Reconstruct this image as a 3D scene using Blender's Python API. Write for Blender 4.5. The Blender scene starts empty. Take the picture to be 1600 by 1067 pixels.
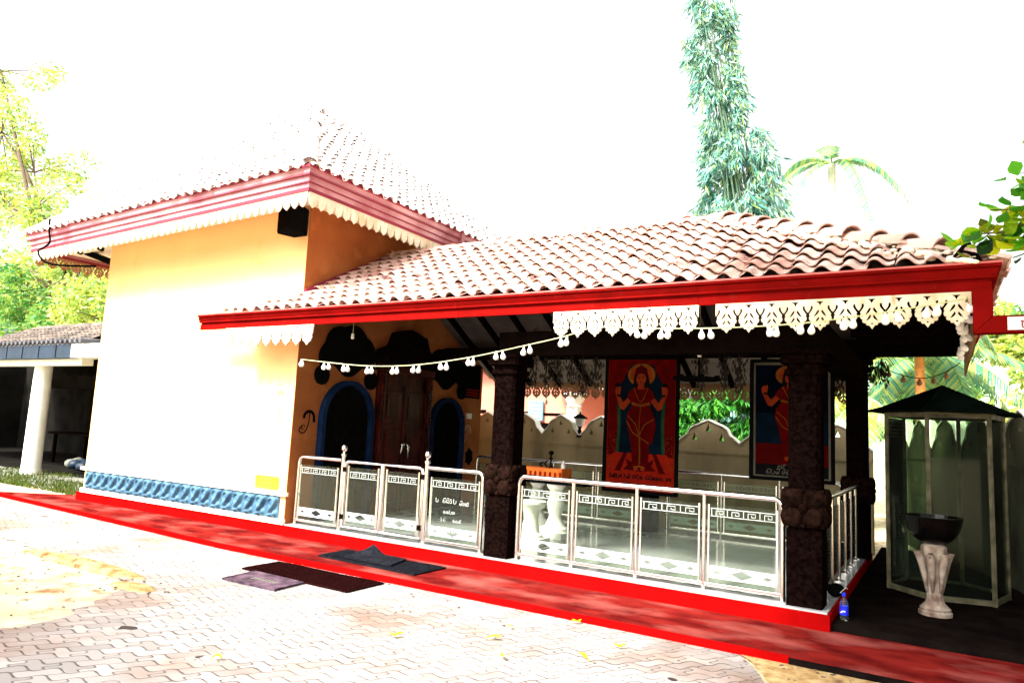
import bpy, bmesh, math, random
from mathutils import Vector, Matrix
R = math.radians
rnd = random.Random(7)
S = bpy.context.scene
C = S.collection

# ------------------------------------------------------------------ camera
cam = bpy.data.cameras.new('camera'); cam.lens = 1102.5/1600*36; cam.sensor_width = 36
cam.clip_end = 600; cam.clip_start = 0.05
co = bpy.data.objects.new('camera', cam); C.objects.link(co); S.camera = co
yaw, pit, rol = R(31.568), R(7.024), R(2.803)
_r = Vector((math.cos(yaw), math.sin(yaw), 0))
_f = Vector((-math.sin(yaw)*math.cos(pit), math.cos(yaw)*math.cos(pit), math.sin(pit)))
_u = _r.cross(_f)
r2 = _r*math.cos(rol)+_u*math.sin(rol); u2 = -_r*math.sin(rol)+_u*math.cos(rol)
Mx = Matrix((r2, u2, -_f)).transposed().to_4x4(); Mx.translation = Vector((0, 0, 1.6))
co.matrix_world = Mx

# ------------------------------------------------------------------ light
SUN = Vector((-0.22, -0.66, 0.72)).normalized()
el = math.asin(SUN.z)
W = bpy.data.worlds.new('World'); S.world = W; W.use_nodes = True
nt = W.node_tree; nt.nodes.clear()
sky = nt.nodes.new('ShaderNodeTexSky'); sky.sky_type = 'NISHITA'; sky.sun_disc = False
sky.sun_elevation = el; sky.sun_rotation = math.atan2(SUN.x, SUN.y)
sky.air_density = 1.6; sky.dust_density = 9.0; sky.ozone_density = 0.0
bg = nt.nodes.new('ShaderNodeBackground'); bg.inputs[1].default_value = 0.15
ow = nt.nodes.new('ShaderNodeOutputWorld')
hs_ = nt.nodes.new('ShaderNodeHueSaturation'); hs_.inputs['Saturation'].default_value = 0.12
nt.links.new(sky.outputs[0], hs_.inputs['Color']); nt.links.new(hs_.outputs[0], bg.inputs[0]); nt.links.new(bg.outputs[0], ow.inputs[0])
sl = bpy.data.lights.new('sun', 'SUN'); sl.energy = 3.4; sl.angle = R(9); sl.color = (1, 0.95, 0.86)
so = bpy.data.objects.new('sun', sl); C.objects.link(so)
so.rotation_euler = SUN.to_track_quat('Z', 'Y').to_euler()
S.view_settings.view_transform = 'Standard'; S.view_settings.look = 'None'
S.view_settings.exposure = 1.9; S.view_settings.gamma = 1
S.cycles.max_bounces = 8; S.cycles.transparent_max_bounces = 24
S.cycles.use_denoising = True

# ------------------------------------------------------------------ materials
def newmat(name):
    m = bpy.data.materials.new(name); m.use_nodes = True
    n = m.node_tree; b = n.nodes['Principled BSDF']; return m, n, b
def pm(name, c1, c2=None, scale=4, rough=.7, metal=0, bump=0, bscale=None, mix=(.35, .65), coat=0, stretch=None, spec=.2, detail=6, c3=None, s3=1.0, m3=(.5, .6)):
    m, n, b = newmat(name)
    b.inputs['Roughness'].default_value = rough; b.inputs['Metallic'].default_value = metal
    b.inputs['Specular IOR Level'].default_value = spec
    if coat: b.inputs['Coat Weight'].default_value = coat
    tc = n.nodes.new('ShaderNodeTexCoord'); src = tc.outputs['Object']
    if stretch:
        mp = n.nodes.new('ShaderNodeMapping'); mp.inputs['Scale'].default_value = stretch
        n.links.new(src, mp.inputs[0]); src = mp.outputs[0]
    if c2 is None: c2 = tuple(x*.8 for x in c1)
    nz = n.nodes.new('ShaderNodeTexNoise'); nz.inputs['Scale'].default_value = scale; nz.inputs['Detail'].default_value = detail
    n.links.new(src, nz.inputs['Vector'])
    rp = n.nodes.new('ShaderNodeValToRGB'); rp.color_ramp.elements[0].position = mix[0]; rp.color_ramp.elements[1].position = mix[1]
    rp.color_ramp.elements[0].color = (*c2, 1); rp.color_ramp.elements[1].color = (*c1, 1)
    n.links.new(nz.outputs[0], rp.inputs[0]); col = rp.outputs[0]
    if c3:
        n3 = n.nodes.new('ShaderNodeTexNoise'); n3.inputs['Scale'].default_value = s3; n3.inputs['Detail'].default_value = 5
        n.links.new(src, n3.inputs['Vector'])
        r3 = n.nodes.new('ShaderNodeValToRGB'); r3.color_ramp.elements[0].position = m3[0]; r3.color_ramp.elements[1].position = m3[1]
        r3.color_ramp.elements[0].color = (0, 0, 0, 1); r3.color_ramp.elements[1].color = (1, 1, 1, 1)
        n.links.new(n3.outputs[0], r3.inputs[0])
        mx = n.nodes.new('ShaderNodeMix'); mx.data_type = 'RGBA'
        n.links.new(r3.outputs[0], mx.inputs[0]); n.links.new(col, mx.inputs[6]); mx.inputs[7].default_value = (*c3, 1)
        col = mx.outputs[2]
    n.links.new(col, b.inputs['Base Color'])
    if bump:
        bz = n.nodes.new('ShaderNodeTexNoise'); bz.inputs['Scale'].default_value = bscale or scale*6; bz.inputs['Detail'].default_value = 4
        n.links.new(src, bz.inputs['Vector'])
        bp = n.nodes.new('ShaderNodeBump'); bp.inputs['Strength'].default_value = bump; bp.inputs['Distance'].default_value = .01
        n.links.new(bz.outputs[0], bp.inputs['Height']); n.links.new(bp.outputs[0], b.inputs['Normal'])
    return m
def leafmat(name, cols, trans=.35, rough=.55, spec=.25):
    m, n, b = newmat(name)
    g = n.nodes.new('ShaderNodeNewGeometry'); rp = n.nodes.new('ShaderNodeValToRGB')
    rp.color_ramp.elements[0].color = (*cols[0], 1); rp.color_ramp.elements[1].color = (*cols[-1], 1)
    for i, c in enumerate(cols[1:-1]):
        e = rp.color_ramp.elements.new((i+1)/(len(cols)-1)); e.color = (*c, 1)
    n.links.new(g.outputs['Random Per Island'], rp.inputs[0]); n.links.new(rp.outputs[0], b.inputs['Base Color'])
    b.inputs['Roughness'].default_value = rough; b.inputs['Specular IOR Level'].default_value = spec
    tr = n.nodes.new('ShaderNodeBsdfTranslucent'); n.links.new(rp.outputs[0], tr.inputs[0])
    mx = n.nodes.new('ShaderNodeMixShader'); mx.inputs[0].default_value = trans
    out = n.nodes['Material Output']
    n.links.new(b.outputs[0], mx.inputs[1]); n.links.new(tr.outputs[0], mx.inputs[2]); n.links.new(mx.outputs[0], out.inputs[0])
    return m
def glassmat(name, tint=(.9, .95, .92), refl=.12, dirt=.06):
    m, n, b = newmat(name)
    out = n.nodes['Material Output']; n.nodes.remove(b)
    t = n.nodes.new('ShaderNodeBsdfTransparent'); t.inputs[0].default_value = (*tint, 1)
    g = n.nodes.new('ShaderNodeBsdfGlossy'); g.inputs['Roughness'].default_value = .03
    d = n.nodes.new('ShaderNodeBsdfDiffuse'); d.inputs[0].default_value = (.55, .6, .52, 1)
    lw = n.nodes.new('ShaderNodeFresnel'); lw.inputs[0].default_value = 1.2
    m1 = n.nodes.new('ShaderNodeMixShader'); n.links.new(lw.outputs[0], m1.inputs[0])
    n.links.new(t.outputs[0], m1.inputs[1]); n.links.new(g.outputs[0], m1.inputs[2])
    nz = n.nodes.new('ShaderNodeTexNoise'); nz.inputs['Scale'].default_value = 5; nz.inputs['Detail'].default_value = 6
    mm = n.nodes.new('ShaderNodeMath'); mm.operation = 'MULTIPLY'; mm.inputs[1].default_value = dirt*2
    n.links.new(nz.outputs[0], mm.inputs[0])
    m2 = n.nodes.new('ShaderNodeMixShader'); n.links.new(mm.outputs[0], m2.inputs[0])
    n.links.new(m1.outputs[0], m2.inputs[1]); n.links.new(d.outputs[0], m2.inputs[2]); n.links.new(m2.outputs[0], out.inputs[0])
    return m
def pavermat():
    m, n, b = newmat('wavy concrete pavers')
    b.inputs['Roughness'].default_value = .85
    tc = n.nodes.new('ShaderNodeTexCoord'); mp = n.nodes.new('ShaderNodeMapping'); mp.inputs['Rotation'].default_value = (0, 0, R(-28))
    n.links.new(tc.outputs['Object'], mp.inputs[0])
    sx = n.nodes.new('ShaderNodeSeparateXYZ'); n.links.new(mp.outputs[0], sx.inputs[0])
    def M(op, a, bb=None, c=None):
        k = n.nodes.new('ShaderNodeMath'); k.operation = op
        for i, v in enumerate((a, bb, c)):
            if v is None: continue
            if isinstance(v, (int, float)): k.inputs[i].default_value = v
            else: n.links.new(v, k.inputs[i])
        return k.outputs[0]
    a_, b_ = .225, .125
    U = M('DIVIDE', sx.outputs[0], a_); V = M('DIVIDE', sx.outputs[1], b_)
    U2 = M('ADD', U, M('MULTIPLY', M('SINE', M('MULTIPLY', V, 2*math.pi)), .15))
    V2 = M('ADD', V, M('MULTIPLY', M('SINE', M('MULTIPLY', U, 2*math.pi)), .29))
    row = M('FLOOR', V2); U3 = M('ADD', U2, M('MULTIPLY', row, .5))
    fu = M('FRACT', U3); fv = M('FRACT', V2)
    du = M('MULTIPLY', M('MINIMUM', fu, M('SUBTRACT', 1.0, fu)), a_)
    dv = M('MULTIPLY', M('MINIMUM', fv, M('SUBTRACT', 1.0, fv)), b_)
    d = M('MINIMUM', du, dv)
    # joint width varies a little
    jn = n.nodes.new('ShaderNodeTexNoise'); jn.inputs['Scale'].default_value = 3; n.links.new(tc.outputs['Object'], jn.inputs['Vector'])
    jw = M('MULTIPLY_ADD', jn.outputs[0], .034, -.009)
    jt = M('SMOOTH_MIN', 1.0, M('DIVIDE', d, jw), .2)
    cell = n.nodes.new('ShaderNodeCombineXYZ'); n.links.new(M('FLOOR', U3), cell.inputs[0]); n.links.new(row, cell.inputs[1])
    wn = n.nodes.new('ShaderNodeTexWhiteNoise'); wn.noise_dimensions = '2D'; n.links.new(cell.outputs[0], wn.inputs['Vector'])
    rp = n.nodes.new('ShaderNodeValToRGB'); rp.color_ramp.elements[0].color = (.19, .172, .162, 1); rp.color_ramp.elements[1].color = (.285, .262, .25, 1)
    n.links.new(wn.outputs[0], rp.inputs[0])
    nz = n.nodes.new('ShaderNodeTexNoise'); nz.inputs['Scale'].default_value = .9; nz.inputs['Detail'].default_value = 8; n.links.new(tc.outputs['Object'], nz.inputs['Vector'])
    r2_ = n.nodes.new('ShaderNodeValToRGB'); r2_.color_ramp.elements[0].position = .34; r2_.color_ramp.elements[1].position = .52
    r2_.color_ramp.elements[0].color = (.70, .50, .40, 1); r2_.color_ramp.elements[1].color = (1, 1, 1, 1); n.links.new(nz.outputs[0], r2_.inputs[0])
    mx = n.nodes.new('ShaderNodeMix'); mx.data_type = 'RGBA'; mx.blend_type = 'MULTIPLY'; mx.inputs[0].default_value = 1
    n.links.new(rp.outputs[0], mx.inputs[6]); n.links.new(r2_.outputs[0], mx.inputs[7])
    mj = n.nodes.new('ShaderNodeMix'); mj.data_type = 'RGBA'; n.links.new(jt, mj.inputs[0]); mj.inputs[6].default_value = (.010, .004, .003, 1); n.links.new(mx.outputs[2], mj.inputs[7])
    n.links.new(mj.outputs[2], b.inputs['Base Color'])
    fn = n.nodes.new('ShaderNodeTexNoise'); fn.inputs['Scale'].default_value = 90; n.links.new(tc.outputs['Object'], fn.inputs['Vector'])
    h = M('ADD', M('MULTIPLY', M('SMOOTH_MIN', 1.0, M('DIVIDE', d, .014), .3), 1.0), M('MULTIPLY', fn.outputs[0], .12))
    bp = n.nodes.new('ShaderNodeBump'); bp.inputs['Strength'].default_value = .8; bp.inputs['Distance'].default_value = .008
    n.links.new(h, bp.inputs['Height']); n.links.new(bp.outputs[0], b.inputs['Normal'])
    return m
def tilemat(name, cols, dirt=(.12, .06, .05)):
    m, n, b = newmat(name); b.inputs['Roughness'].default_value = .8
    g = n.nodes.new('ShaderNodeNewGeometry'); rp = n.nodes.new('ShaderNodeValToRGB')
    rp.color_ramp.elements[0].color = (*cols[0], 1); rp.color_ramp.elements[1].color = (*cols[1], 1)
    n.links.new(g.outputs['Random Per Island'], rp.inputs[0])
    tc = n.nodes.new('ShaderNodeTexCoord'); nz = n.nodes.new('ShaderNodeTexNoise'); nz.inputs['Scale'].default_value = 3.5; nz.inputs['Detail'].default_value = 9
    nz.inputs['Roughness'].default_value = .7
    n.links.new(tc.outputs['Object'], nz.inputs['Vector'])
    r3 = n.nodes.new('ShaderNodeValToRGB'); r3.color_ramp.elements[0].position = .33; r3.color_ramp.elements[1].position = .47
    r3.color_ramp.elements[0].color = (1, 1, 1, 1); r3.color_ramp.elements[1].color = (0, 0, 0, 1); n.links.new(nz.outputs[0], r3.inputs[0])
    mx = n.nodes.new('ShaderNodeMix'); mx.data_type = 'RGBA'; n.links.new(r3.outputs[0], mx.inputs[0]); n.links.new(rp.outputs[0], mx.inputs[6]); mx.inputs[7].default_value = (*dirt, 1)
    n.links.new(mx.outputs[2], b.inputs['Base Color'])
    bz = n.nodes.new('ShaderNodeTexNoise'); bz.inputs['Scale'].default_value = 50; n.links.new(tc.outputs['Object'], bz.inputs['Vector'])
    bp = n.nodes.new('ShaderNodeBump'); bp.inputs['Strength'].default_value = .4; bp.inputs['Distance'].default_value = .006
    n.links.new(bz.outputs[0], bp.inputs['Height']); n.links.new(bp.outputs[0], b.inputs['Normal'])
    return m

MT = dict(
 earth=pm('sandy earth', (.50, .43, .29), (.40, .31, .18), 3, .95, bump=1, bscale=40, c3=(.22, .11, .045), s3=4.5, m3=(.54, .68)),
 sand=pm('yellow sand', (.42, .30, .14), (.22, .12, .04), 9, .95, bump=1, bscale=60, c3=(.12, .05, .015), s3=5, m3=(.55, .7)),
 red=pm('red floor paint', (.26, .002, .002), (.19, .0015, .0015), 3, .7, spec=0),
 redworn=pm('worn red cement', (.14, .010, .008), (.06, .004, .004), 4, .8, bump=.25, bscale=30, stretch=(.75, 1.3, 1), c3=(.22, .055, .045), s3=2.2, m3=(.47, .74), spec=0),
 redgut=pm('red gutter paint', (.17, .0035, .003), (.12, .003, .0025), 4, .5, spec=0, c3=(.16, .008, .006), s3=9, m3=(.62, .75)),
 redlip=pm('pale red lip paint', (.5, .12, .1), (.42, .07, .06), 4, .4),
 pinkgut=pm('haze pink gutter', (.54, .32, .35), (.28, .08, .10), 1.4, .45),  # pink haze over the tower gutter is put into its colour
 pinklip=pm('maroon gutter edge', (.22, .02, .04), (.16, .015, .03), 3, .45),
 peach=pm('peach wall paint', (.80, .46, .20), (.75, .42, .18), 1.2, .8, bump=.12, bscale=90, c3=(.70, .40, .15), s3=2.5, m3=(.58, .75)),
 rust=pm('shade-darkened orange wall', (.30, .10, .032), (.23, .072, .022), 1.5, .85, bump=.1, bscale=90, spec=0, c3=(.36, .13, .04), s3=2.5, m3=(.55, .75)),  # wall orange darkened to carry the shade on the porch side
 cream=pm('cream moulding', (.82, .76, .62), (.76, .68, .52), 4, .7, bump=.15),
 white=pm('white paint', (.8, .79, .74), (.7, .67, .58), 4, .6, bump=.1),
 valance=pm('cream painted valance', (.66, .60, .48), (.56, .42, .26), 7, .6, c3=(.45, .25, .1), s3=5, m3=(.66, .76), stretch=(1, 1, .4)),
 browncarve=pm('brown weathered valance', (.35, .2, .1), (.25, .12, .06), 6, .7),
 blue=pm('sky blue relief paint', (.055, .135, .20), (.02, .06, .11), 9, .6),
 bluejamb=pm('blue jamb paint', (.008, .018, .048), (.004, .010, .03), 5, .8, spec=0),
 dark=pm('dark stained timber', (.005, .003, .0025), (.003, .002, .0015), 8, .8, spec=0, bump=.5, bscale=60),
 darkpillar=pm('dark brown textured pillar', (.0055, .0025, .002), (.0012, .0006, .0006), 30, .7, spec=0, bump=1.0, bscale=90),
 carvedbrown=pm('carved brown stone', (.012, .0055, .004), (.003, .0015, .001), 18, .7, bump=.8, bscale=80, spec=0),
 black=pm('black paint', (.004, .004, .004), (.003, .003, .003), 8, .5, spec=0),
 ceil=pm('shade-darkened ceiling boards', (.07, .052, .045), (.045, .032, .03), 3, .8),  # white boards darkened to hold the shade under the porch roof
 ceil2=pm('ground-lit eave boards', (.34, .29, .25), (.26, .22, .18), 3, .8, spec=0),  # paler copy of the ceiling, light from the ground outside put in
 floor=pm('glazed floor tiles', (.34, .35, .36), (.28, .285, .28), 2, .14, spec=.6),
 steel=pm('polished steel', (.78, .74, .70), (.7, .64, .58), 6, .22, metal=1),
 tile=tilemat('clay roof tiles', ((.40, .21, .16), (.66, .47, .40)), (.10, .03, .025)),
 tile2=tilemat('glare-paled clay roof tiles', ((.62, .53, .50), (.76, .69, .66)), (.34, .24, .23)),  # clay paled to carry the white glare over the tower roof
 tileold=tilemat('old mossy roof tiles', ((.03, .022, .016), (.14, .10, .075)), (.03, .025, .02)),
 doorwood=pm('red brown door wood', (.055, .005, .003), (.010, .0015, .001), 12, .35, bump=.6, bscale=50, spec=.15, stretch=(1, 1, .3)),
 frost=pm('white etched film', (.42, .45, .42), (.34, .38, .34), 5, .5),
 glass=glassmat('clear railing glass', (.86, .91, .84), dirt=.006),
 dglass=glassmat('dusty cabinet glass', (.62, .70, .60), dirt=.006),
 alu=pm('aluminium frame', (.13, .115, .065), (.05, .045, .025), 9, .6, metal=0),
 cabroof=pm('dark green cabinet roof', (.003, .006, .004), (.002, .003, .002), 5, .6, spec=0),
 wallold=pm('stained cream plaster', (.34, .27, .15), (.22, .17, .09), 2.2, .9, bump=.5, bscale=25, c3=(.14, .12, .07), s3=2.6, m3=(.55, .8), stretch=(1, 1, .35)),
 walldark=pm('dark blotched plaster', (.075, .07, .04), (.032, .034, .018), 2.6, .9, bump=.6, bscale=25, c3=(.010, .010, .006), s3=3.2, m3=(.48, .7), stretch=(1, 1, .35)),  # darker copy of the cream plaster with near-black blotches
 walltop=pm('white wall coping', (.8, .78, .7), (.7, .66, .55), 3, .8),
 pinkwall=pm('salmon house wall', (.62, .22, .15), (.56, .18, .12), 1.2, .85, bump=.2),
 rubber=pm('black rubber mat', (.012, .013, .017), (.006, .006, .008), 20, .8, bump=.3, spec=0),
 maroonmat=pm('dark maroon rubber mat', (.014, .003, .003), (.008, .002, .002), 20, .8, bump=.3, spec=0),
 purplemat=pm('faded purple rubber mat', (.09, .055, .08), (.02, .012, .02), 9, .8, spec=.1, bump=.3),
 bulb=pm('white glass bulb', (.88, .86, .82), (.8, .8, .78), 3, .2),
 cord=pm('pale cord', (.5, .5, .25), (.4, .42, .2), 9, .6),
 stone=pm('white painted stone pedestal', (.34, .28, .22), (.12, .07, .05), 9, .6, bump=.4, c3=(.08, .05, .04), s3=6, m3=(.62, .75)),
 bowl=pm('glossy black bowl', (.003, .002, .002), (.001, .001, .001), 9, .2, spec=.12),
 slab=pm('soot black slab', (.007, .005, .004), (.003, .002, .002), 4, .9, spec=0, bump=.6, bscale=25),
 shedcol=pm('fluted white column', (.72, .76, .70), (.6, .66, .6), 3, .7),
 shedblue=pm('blue grey fascia', (.014, .028, .05), (.009, .018, .03), 4, .5),
 shedroof=pm('grey sheet roof', (.09, .09, .10), (.05, .05, .06), 3, .5),
 shedin=pm('shade-dark shed interior', (.012, .011, .010), (.006, .006, .005), 2, .9, spec=0),  # shade inside the shed put into the colour of its surfaces
 concrete=pm('grey concrete', (.16, .16, .13), (.10, .10, .08), 2, .9, bump=.3),
 bark=pm('brown bark', (.14, .10, .07), (.07, .05, .035), 12, .9, bump=.8),
 culm=pm('bamboo culm', (.07, .13, .07), (.04, .08, .05), 5, .6),
 palmbark=pm('orange palm trunk', (.50, .20, .05), (.36, .12, .03), 12, .8, bump=.5),
 poleg=pm('pale pole', (.75, .75, .72), (.6, .6, .58), 5, .7),
 leafyel=leafmat('yellow green leaves', ((.10, .26, .05), (.36, .46, .07), (.58, .56, .08), (.20, .42, .14), (.66, .68, .34)), .4),
 leafgreen=leafmat('green leaves', ((.02, .12, .02), (.07, .26, .05), (.26, .38, .05), (.05, .22, .08)), .35),
 leafteal=leafmat('blue green leaves', ((.012, .075, .06), (.10, .34, .29), (.38, .56, .46), (.02, .12, .10), (.30, .42, .12)), .3),
 leafdeep=leafmat('deep green leaves', ((.006, .05, .006), (.02, .16, .015), (.07, .30, .02), (.01, .09, .01)), .3),
 leafbright=leafmat('bright lime leaves', ((.03, .22, .01), (.14, .48, .01), (.60, .64, .01), (.004, .03, .008), (.10, .40, .02), (.5, .6, .02)), .55),
 palmleaf=leafmat('palm fronds', ((.03, .16, .09), (.09, .28, .15), (.32, .38, .08), (.05, .20, .14)), .35),
 dryleaf=leafmat('dried hanging leaves', ((.012, .009, .007), (.03, .02, .014)), .1),
 fallen=leafmat('fallen yellow leaf', ((.8, .66, .01), (.7, .5, .01)), .3),
 grass=leafmat('grass blades', ((.015, .05, .004), (.05, .09, .008), (.12, .12, .02)), .3),
 orange=pm('orange cloth', (.75, .17, .02), (.6, .1, .01), 8, .7, bump=.3),
 porange=pm('poster orange', (.25, .011, .004), (.19, .008, .0035), 5, .6, spec=0),
 pred=pm('poster red', (.10, .002, .002), (.06, .0015, .0015), 8, .6, spec=0),
 pdred=pm('poster dark red', (.06, .002, .002), (.04, .002, .002), 8, .6, spec=0),
 pblue=pm('poster blue', (.003, .009, .018), (.002, .005, .010), 4, .6, spec=0),
 pnight=pm('poster night blue', (.002, .003, .010), (.001, .002, .004), 3, .6, spec=0),
 pgreen=pm('poster green', (.012, .05, .02), (.008, .03, .012), 4, .6, spec=0),
 pskin=pm('poster skin', (.24, .03, .008), (.17, .02, .006), 5, .6, spec=0),
 pgold=pm('poster gold', (.20, .065, .008), (.14, .04, .006), 9, .6, spec=0),
 pblack=pm('poster black', (.006, .005, .006), (.004, .004, .004), 5, .6, spec=0),
 pcream=pm('poster cream border', (.09, .08, .05), (.06, .05, .035), 5, .5),
 yellow=pm('yellow painted notice', (.85, .72, .01), (.8, .62, .01), 5, .6),
 paleyel=pm('faded yellow lettering', (.78, .66, .22), (.74, .6, .2), 5, .7),
 bottlec=glassmat('clear bottle plastic', (.85, .9, .95), dirt=.03),
 bottleb=pm('blue bottle label', (.012, .03, .65), (.01, .02, .5), 9, .4),
 lampglass=pm('lantern glass', (.75, .75, .7), None, 5, .3),
 signblue=pm('blue sign', (.15, .42, .6), (.1, .3, .5), 5, .5),
 pale=pm('weathered pale print', (.75, .74, .72), None, 5, .6),
 paver=pavermat(),
)

# ------------------------------------------------------------------ mesh helpers
class MB:
    def __init__(s): s.v = []; s.f = []; s.g = []
    def each(s, name, m, parent=None, smooth=False, bevel=0):
        out = []; g = s.g+[(len(s.v), len(s.f))]
        for (v0, f0), (v1, f1) in zip(g[:-1], g[1:]):
            q = MB(); q.v = s.v[v0:v1]; q.f = [tuple(i-v0 for i in f) for f in s.f[f0:f1]]; out.append(q.build(name, m, parent, smooth, bevel))
        return out
    def add(s, vs, fs):
        s.g.append((len(s.v), len(s.f))); o = len(s.v); s.v += [tuple(v) for v in vs]; s.f += [tuple(i+o for i in f) for f in fs]; return s
    def box(s, x0, x1, y0, y1, z0, z1):
        return s.add([(x, y, z) for z in (z0, z1) for x, y in ((x0, y0), (x1, y0), (x1, y1), (x0, y1))],
                     [(0, 3, 2, 1), (4, 5, 6, 7), (0, 1, 5, 4), (1, 2, 6, 5), (2, 3, 7, 6), (3, 0, 4, 7)])
    def hexa(s, b, t):   # four bottom pts, four top pts
        return s.add(list(b)+list(t), [(0, 3, 2, 1), (4, 5, 6, 7), (0, 1, 5, 4), (1, 2, 6, 5), (2, 3, 7, 6), (3, 0, 4, 7)])
    def bar(s, a, b, w, h):
        a = Vector(a); b = Vector(b); d = (b-a).normalized()
        up = Vector((0, 0, 1)) if abs(d.z) < .95 else Vector((0, 1, 0))
        x = d.cross(up).normalized()*w/2; z = x.cross(d).normalized()*h/2
        return s.hexa([a-x-z, a+x-z, b+x-z, b-x-z], [a-x+z, a+x+z, b+x+z, b-x+z])
    def prism(s, pts, axis, a, b):   # polygon in the plane normal to axis
        def P(p, t):
            return {'x': (t, p[0], p[1]), 'y': (p[0], t, p[1]), 'z': (p[0], p[1], t)}[axis]
        n = len(pts)
        return s.add([P(p, a) for p in pts]+[P(p, b) for p in pts],
                     [tuple(range(n))[::-1], tuple(range(n, 2*n))]+[(i, (i+1) % n, (i+1) % n+n, i+n) for i in range(n)])
    def tube(s, pts, r, n=8, caps=True):
        pts = [Vector(p) for p in pts]; rs = r if isinstance(r, (list, tuple)) else [r]*len(pts)
        vs = []; prev = None
        for i, p in enumerate(pts):
            d = (pts[min(i+1, len(pts)-1)]-pts[max(i-1, 0)]).normalized()
            if prev is None:
                up = Vector((0, 0, 1)) if abs(d.z) < .9 else Vector((1, 0, 0)); x = d.cross(up).normalized()
            else: x = (prev-d*prev.dot(d)).normalized()
            prev = x; y = d.cross(x)
            for k in range(n):
                a = 2*math.pi*k/n; vs.append(p+(x*math.cos(a)+y*math.sin(a))*rs[i])
        fs = [(i*n+k, i*n+(k+1) % n, (i+1)*n+(k+1) % n, (i+1)*n+k) for i in range(len(pts)-1) for k in range(n)]
        if caps: fs += [tuple(range(n))[::-1], tuple(range((len(pts)-1)*n, len(pts)*n))]
        return s.add(vs, fs)
    def lathe(s, c, prof, n=20, scal=None):
        vs = []
        for r, z in prof:
            for k in range(n):
                a = 2*math.pi*k/n; q = scal(a, z) if scal else 1
                vs.append((c[0]+r*q*math.cos(a), c[1]+r*q*math.sin(a), c[2]+z))
        m = len(prof)
        fs = [(i*n+k, i*n+(k+1) % n, (i+1)*n+(k+1) % n, (i+1)*n+k) for i in range(m-1) for k in range(n)]
        fs += [tuple(range(n))[::-1], tuple(range((m-1)*n, m*n))]
        return s.add(vs, fs)
    def blob(s, c, r, n=10, m=6):
        vs = []
        for i in range(m+1):
            t = math.pi*i/m
            for k in range(n):
                a = 2*math.pi*k/n
                vs.append((c[0]+r[0]*math.sin(t)*math.cos(a), c[1]+r[1]*math.sin(t)*math.sin(a), c[2]+r[2]*math.cos(t)))
        return s.add(vs, [(i*n+k, (i+1)*n+k, (i+1)*n+(k+1) % n, i*n+(k+1) % n) for i in range(m) for k in range(n)])
    def build(s, name, m, parent=None, smooth=False, bevel=0):
        me = bpy.data.meshes.new(name); me.from_pydata(s.v, [], s.f); me.validate()
        o = bpy.data.objects.new(name, me); C.objects.link(o)
        me.materials.append(m if not isinstance(m, str) else MT[m])
        if smooth:
            me.polygons.foreach_set('use_smooth', [True]*len(me.polygons))
            if smooth == 'a':
                me.set_sharp_from_angle(angle=R(35))
        if bevel:
            bm = bmesh.new(); bm.from_mesh(me); bmesh.ops.remove_doubles(bm, verts=bm.verts, dist=1e-5)
            bmesh.ops.recalc_face_normals(bm, faces=bm.faces)
            bmesh.ops.bevel(bm, geom=[e for e in bm.edges if e.is_manifold and e.calc_face_angle(0) > .5], offset=bevel, segments=2, affect='EDGES', profile=.6)
            bm.to_mesh(me); bm.free()
        if parent is not None:
            par(o, parent)
        return o
def world_loc(o):
    v = Vector(o.location); p = o.parent
    while p: v = v+Vector(p.location); p = p.parent
    return v
def par(o, p):   # parts are modelled in world coordinates: shift their mesh to the parent's frame
    w = world_loc(p)
    o.parent = p
    if o.type == 'MESH' and o.data.users == 1:
        o.data.transform(Matrix.Translation(-w))
def thing(name, loc, label, cat, group=None):
    o = bpy.data.objects.new(name, None); C.objects.link(o); o.location = loc; o.empty_display_size = .1
    o['label'] = label; o['category'] = cat
    if group: o['group'] = group
    return o
def tag(o, label, cat, group=None):
    o['label'] = label; o['category'] = cat
    if group: o['group'] = group
    return o
def struct(o): o['kind'] = 'structure'; return o
def copytree(o, parent=None, loc=None):
    c = o.copy(); C.objects.link(c); c.parent = parent
    if loc: c.location = loc
    for ch in list(o.children): copytree(ch, c)
    return c

def shape2d(name, loops, thick, m, xf, parent=None, smooth=False, place=None):
    """filled outline with holes, extruded; xf maps local (x, depth, y)."""
    cu = bpy.data.curves.new('tmp', 'CURVE'); cu.dimensions = '2D'; cu.fill_mode = 'BOTH'; cu.extrude = thick/2
    for lp in loops:
        sp = cu.splines.new('POLY'); sp.points.add(len(lp)-1); sp.use_cyclic_u = True
        for i, p in enumerate(lp): sp.points[i].co = (p[0], p[1], 0, 1)
    to = bpy.data.objects.new('tmp', cu); C.objects.link(to)
    me = bpy.data.meshes.new_from_object(to.evaluated_get(bpy.context.evaluated_depsgraph_get()))
    bpy.data.objects.remove(to); bpy.data.curves.remove(cu)
    for v in me.vertices: v.co = Vector(xf(v.co.x, v.co.z, v.co.y))
    me.name = name; me.materials.clear(); me.materials.append(MT[m])
    o = bpy.data.objects.new(name, me); C.objects.link(o)
    if parent is not None: par(o, parent)
    return o
def mesh_of(name, loops, thick):
    o = shape2d(name, loops, thick, 'black', lambda x, d, y: (x, d, y)); me = o.data
    vs = [tuple(v.co) for v in me.vertices]; fs = [tuple(p.vertices) for p in me.polygons]
    bpy.data.objects.remove(o); bpy.data.meshes.remove(me); return vs, fs

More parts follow.
